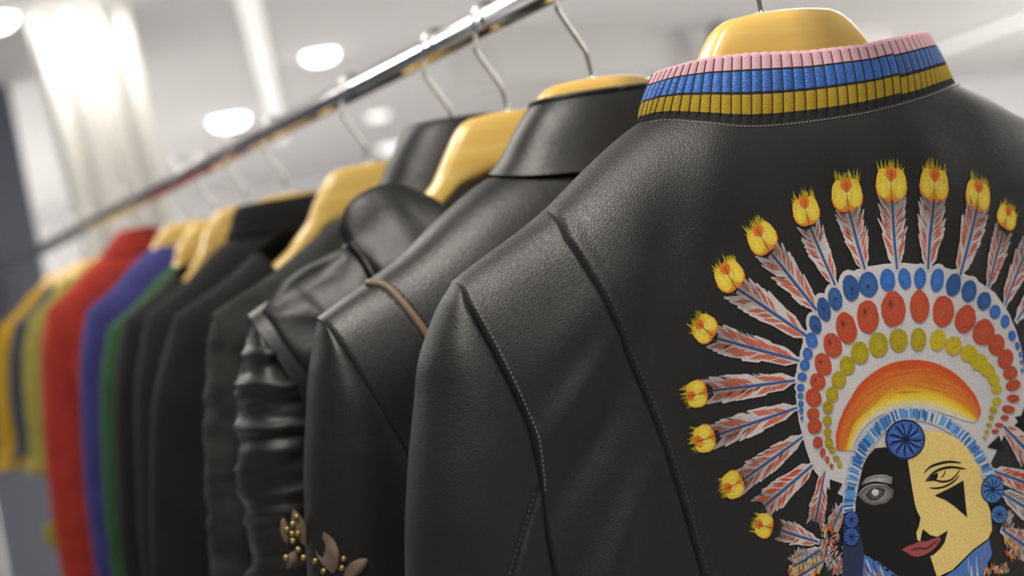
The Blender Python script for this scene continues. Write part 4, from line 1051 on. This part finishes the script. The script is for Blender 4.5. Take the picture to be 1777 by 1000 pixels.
# third: open leather jacket facing us, crumpled sleeves, folded lapels
B3 = [(-252, -72), (-240, -110), (-226, -160), (-222, -250), (-216, -521)]
O3 = [(-252, -72), (-266, -92), (-276, -112), (-282, -140), (-288, -180), (-294, -250), (-312, -400), (-322, -561)]
g3 = garment('leather_jacket', 'open black leather jacket with crumpled sleeves and folded lapels, third from front', 'jacket', 1.046, M['leather3'],
             s=252 / 247, zoff=-8, near=(150, 210), far=(110, 26), amp=4, B=B3, O=O3, sl_relief=crumple(3.6, 8, 31), send=-560, res=1.3, sw=8)
t3 = g3['obj']; b3 = lambda x, z: -np.maximum(g3['df'](x, np.minimum(z, g3['rg'](x) - 4)), 10.0)
for sd in (-1, 1):
    f = lambda L: [(a * -sd if sd > 0 else a, b) for a, b in L]
    f = (lambda L: L) if sd < 0 else (lambda L: [(-a, b) for a, b in L])
    pillow('lapel', f([(-172, -12), (-162, 6), (-143, 16), (-120, 18), (-98, 8), (-88, -4), (-92, -22), (-112, -70), (-96, -150), (-60, -250), (-95, -220), (-140, -120), (-158, -60)]), 11, b3, M['leather3'], t3, seed=5, wr=3)
    pillow('shoulder_flap', f([(-244, -62), (-222, -42), (-190, -30), (-166, -26), (-160, -60), (-176, -100), (-200, -140), (-214, -126), (-232, -100)]), 4.5, b3, M['leather3'], t3, seed=8, wr=2.5)
    q = f([(-166, -22), (-160, -62), (-150, -110), (-120, -190)]); q = resample(q, 40)
    mesh('lapel_edge', *tube_np(np.stack([q[:, 0], b3(q[:, 0], q[:, 1]) - 9, q[:, 1]], 1), 2.6, 8), M['leather3'], t3)

# fourth: charcoal textured jacket with stand collar
g4 = garment('tweed_jacket', 'charcoal textured jacket with black stand collar, fourth from the front', 'jacket', 1.15, M['charcoal'],
             s=250 / 247, zoff=-3, near=(100, 10), far=(100, 40), amp=3, sl_relief=crumple(1.7, 12, 41), send=-560, res=1.1,
             O=[(-250, -62), (-262, -80), (-272, -105), (-280, -140), (-286, -180), (-300, -300), (-318, -561)])
stand_collar(g4['obj'], M['leather3'], 102, 48, 4, 72, 44, 30, sag=8)

# black cloth jackets with open necks showing the hanger wood
g5 = garment('cloth_jacket', 'black cloth jacket with an open neck showing a wooden hanger, fifth from the front', 'jacket', 1.36, M['black'],
             s=228 / 247, near=(136, 190), far=(105, 4), amp=5, freq=24, send=-560, res=.8, seed=4)
g6 = garment('cloth_jacket', 'black cloth jacket squeezed between two others, sixth from the front', 'jacket', 1.62, M['black2'],
             s=192 / 247, near=(70, 4), far=(70, 4), dz=8, amp=6, freq=22, send=-560, res=.7, seed=7)
stand_collar(g6['obj'], M['black2'], 84, 66, 18, 49, 36, 28, sag=6)
g7 = garment('cloth_jacket', 'black cloth jacket next to the green garment, open neck on a wooden hanger', 'jacket', 1.78, M['black'],
             s=184 / 247, near=(112, 150), far=(100, 2), amp=6, freq=20, send=-560, res=.7, seed=9, dz=6)
g8 = garment('cloth_dress', 'dark green garment between the black jacket and the blue one', 'dress', 1.92, M['green'],
             s=176 / 247, near=(80, 18), far=(80, 18), zend=-760, amp=8, freq=20, send=-640, res=.6, seed=11, flare=40, dz=0)
g9 = garment('cloth_dress', 'deep blue garment between the green one and the red one', 'dress', 2.06, M['blue'],
             s=172 / 247, near=(60, 8), far=(60, 4), zend=-760, amp=8, freq=20, send=-640, res=.6, seed=13, flare=30, dz=28)
g10 = garment('long_dress', 'long bright red garment on the left half of the rail', 'dress', 2.40, M['red'],
              s=168 / 247, near=(50, 6), far=(50, 0), zend=-900, amp=9, freq=22, send=-700, res=.6, seed=15, flare=50, dz=46)
stand_collar(g10['obj'], M['red'], 66, 30, 20, 52, 36, 22)
g11 = garment('cloth_shirt', 'pale olive garment just left of the red one', 'shirt', 2.71, M['olive'], dm=24, sw=2,
              s=150 / 247, near=(60, 8), far=(60, 4), zend=-380, amp=6, freq=20, send=-330, res=.5, seed=17, dz=40)
g12 = garment('cloth_shirt', 'slate grey garment between the pale olive and the yellow one', 'shirt', 2.89, M['slate'], dm=24, sw=2,
              s=152 / 247, near=(60, 8), far=(60, 4), zend=-320, amp=6, freq=20, send=-310, res=.5, seed=19, dz=36)
g14 = garment('long_dress', 'black garment with a yellow patch hanging below the pale olive one', 'dress', 2.80, M['black'], dm=24, sw=2,
              s=146 / 247, near=(60, 8), far=(60, 4), zend=-900, amp=5, freq=20, send=-300, res=.5, seed=23, dz=30, flare=55)
pillow('yellow_patch', [(-185, -425), (-160, -425), (-152, -445), (-160, -470), (-185, -470)], 5, lambda x, z: 0 * x - 28, M['olive'], g14['obj'])
g13 = garment('cloth_shirt', 'mustard yellow garment at the far left end', 'shirt', 3.06, M['yellow'],
              s=158 / 247, near=(60, 8), far=(60, 4), zend=-365, amp=6, freq=20, send=-340, res=.5, seed=21, dz=36)

# ------------------------------------------------------------------ hangers carrying them
def ordinal(s): return s
make_hanger('varnished wooden hanger inside the striped-collar jacket at the front', .69, x=.571, hx=-9)
make_hanger('wooden hanger rising from the collar of the second, brown-piped jacket', .90, x=.566)
make_hanger('wooden hanger whose arm shows bare above the lapels of the open leather jacket', 1.046)
make_hanger('wooden hanger almost hidden in the charcoal jacket with the stand collar', 1.15)
make_hanger('wooden hanger showing its whole left arm in the neck of the fifth, black jacket', 1.36, hl=200)
make_hanger('wooden hanger hidden in the squeezed black jacket, sixth on the rail', 1.62, hl=168)
make_hanger('wooden hanger in the neck of the black jacket next to the green garment', 1.78, hl=162, dz=.006)
make_hanger('wooden hanger holding the green garment', 1.92, hl=152)
make_hanger('wooden hanger holding the blue garment', 2.06, hl=148, dz=.012)
make_hanger('wooden hanger holding the red garment', 2.40, hl=145, dz=.012)
make_hanger('wooden hanger holding the pale olive garment', 2.71, hl=130, dz=.012)
make_hanger('wooden hanger holding the black garment with the yellow patch', 2.80, dz=.012, hl=128)
make_hanger('wooden hanger holding the slate grey garment', 2.89, hl=132, dz=.012)
make_hanger('wooden hanger holding the yellow garment at the far end', 3.06, hl=136, dz=.012)
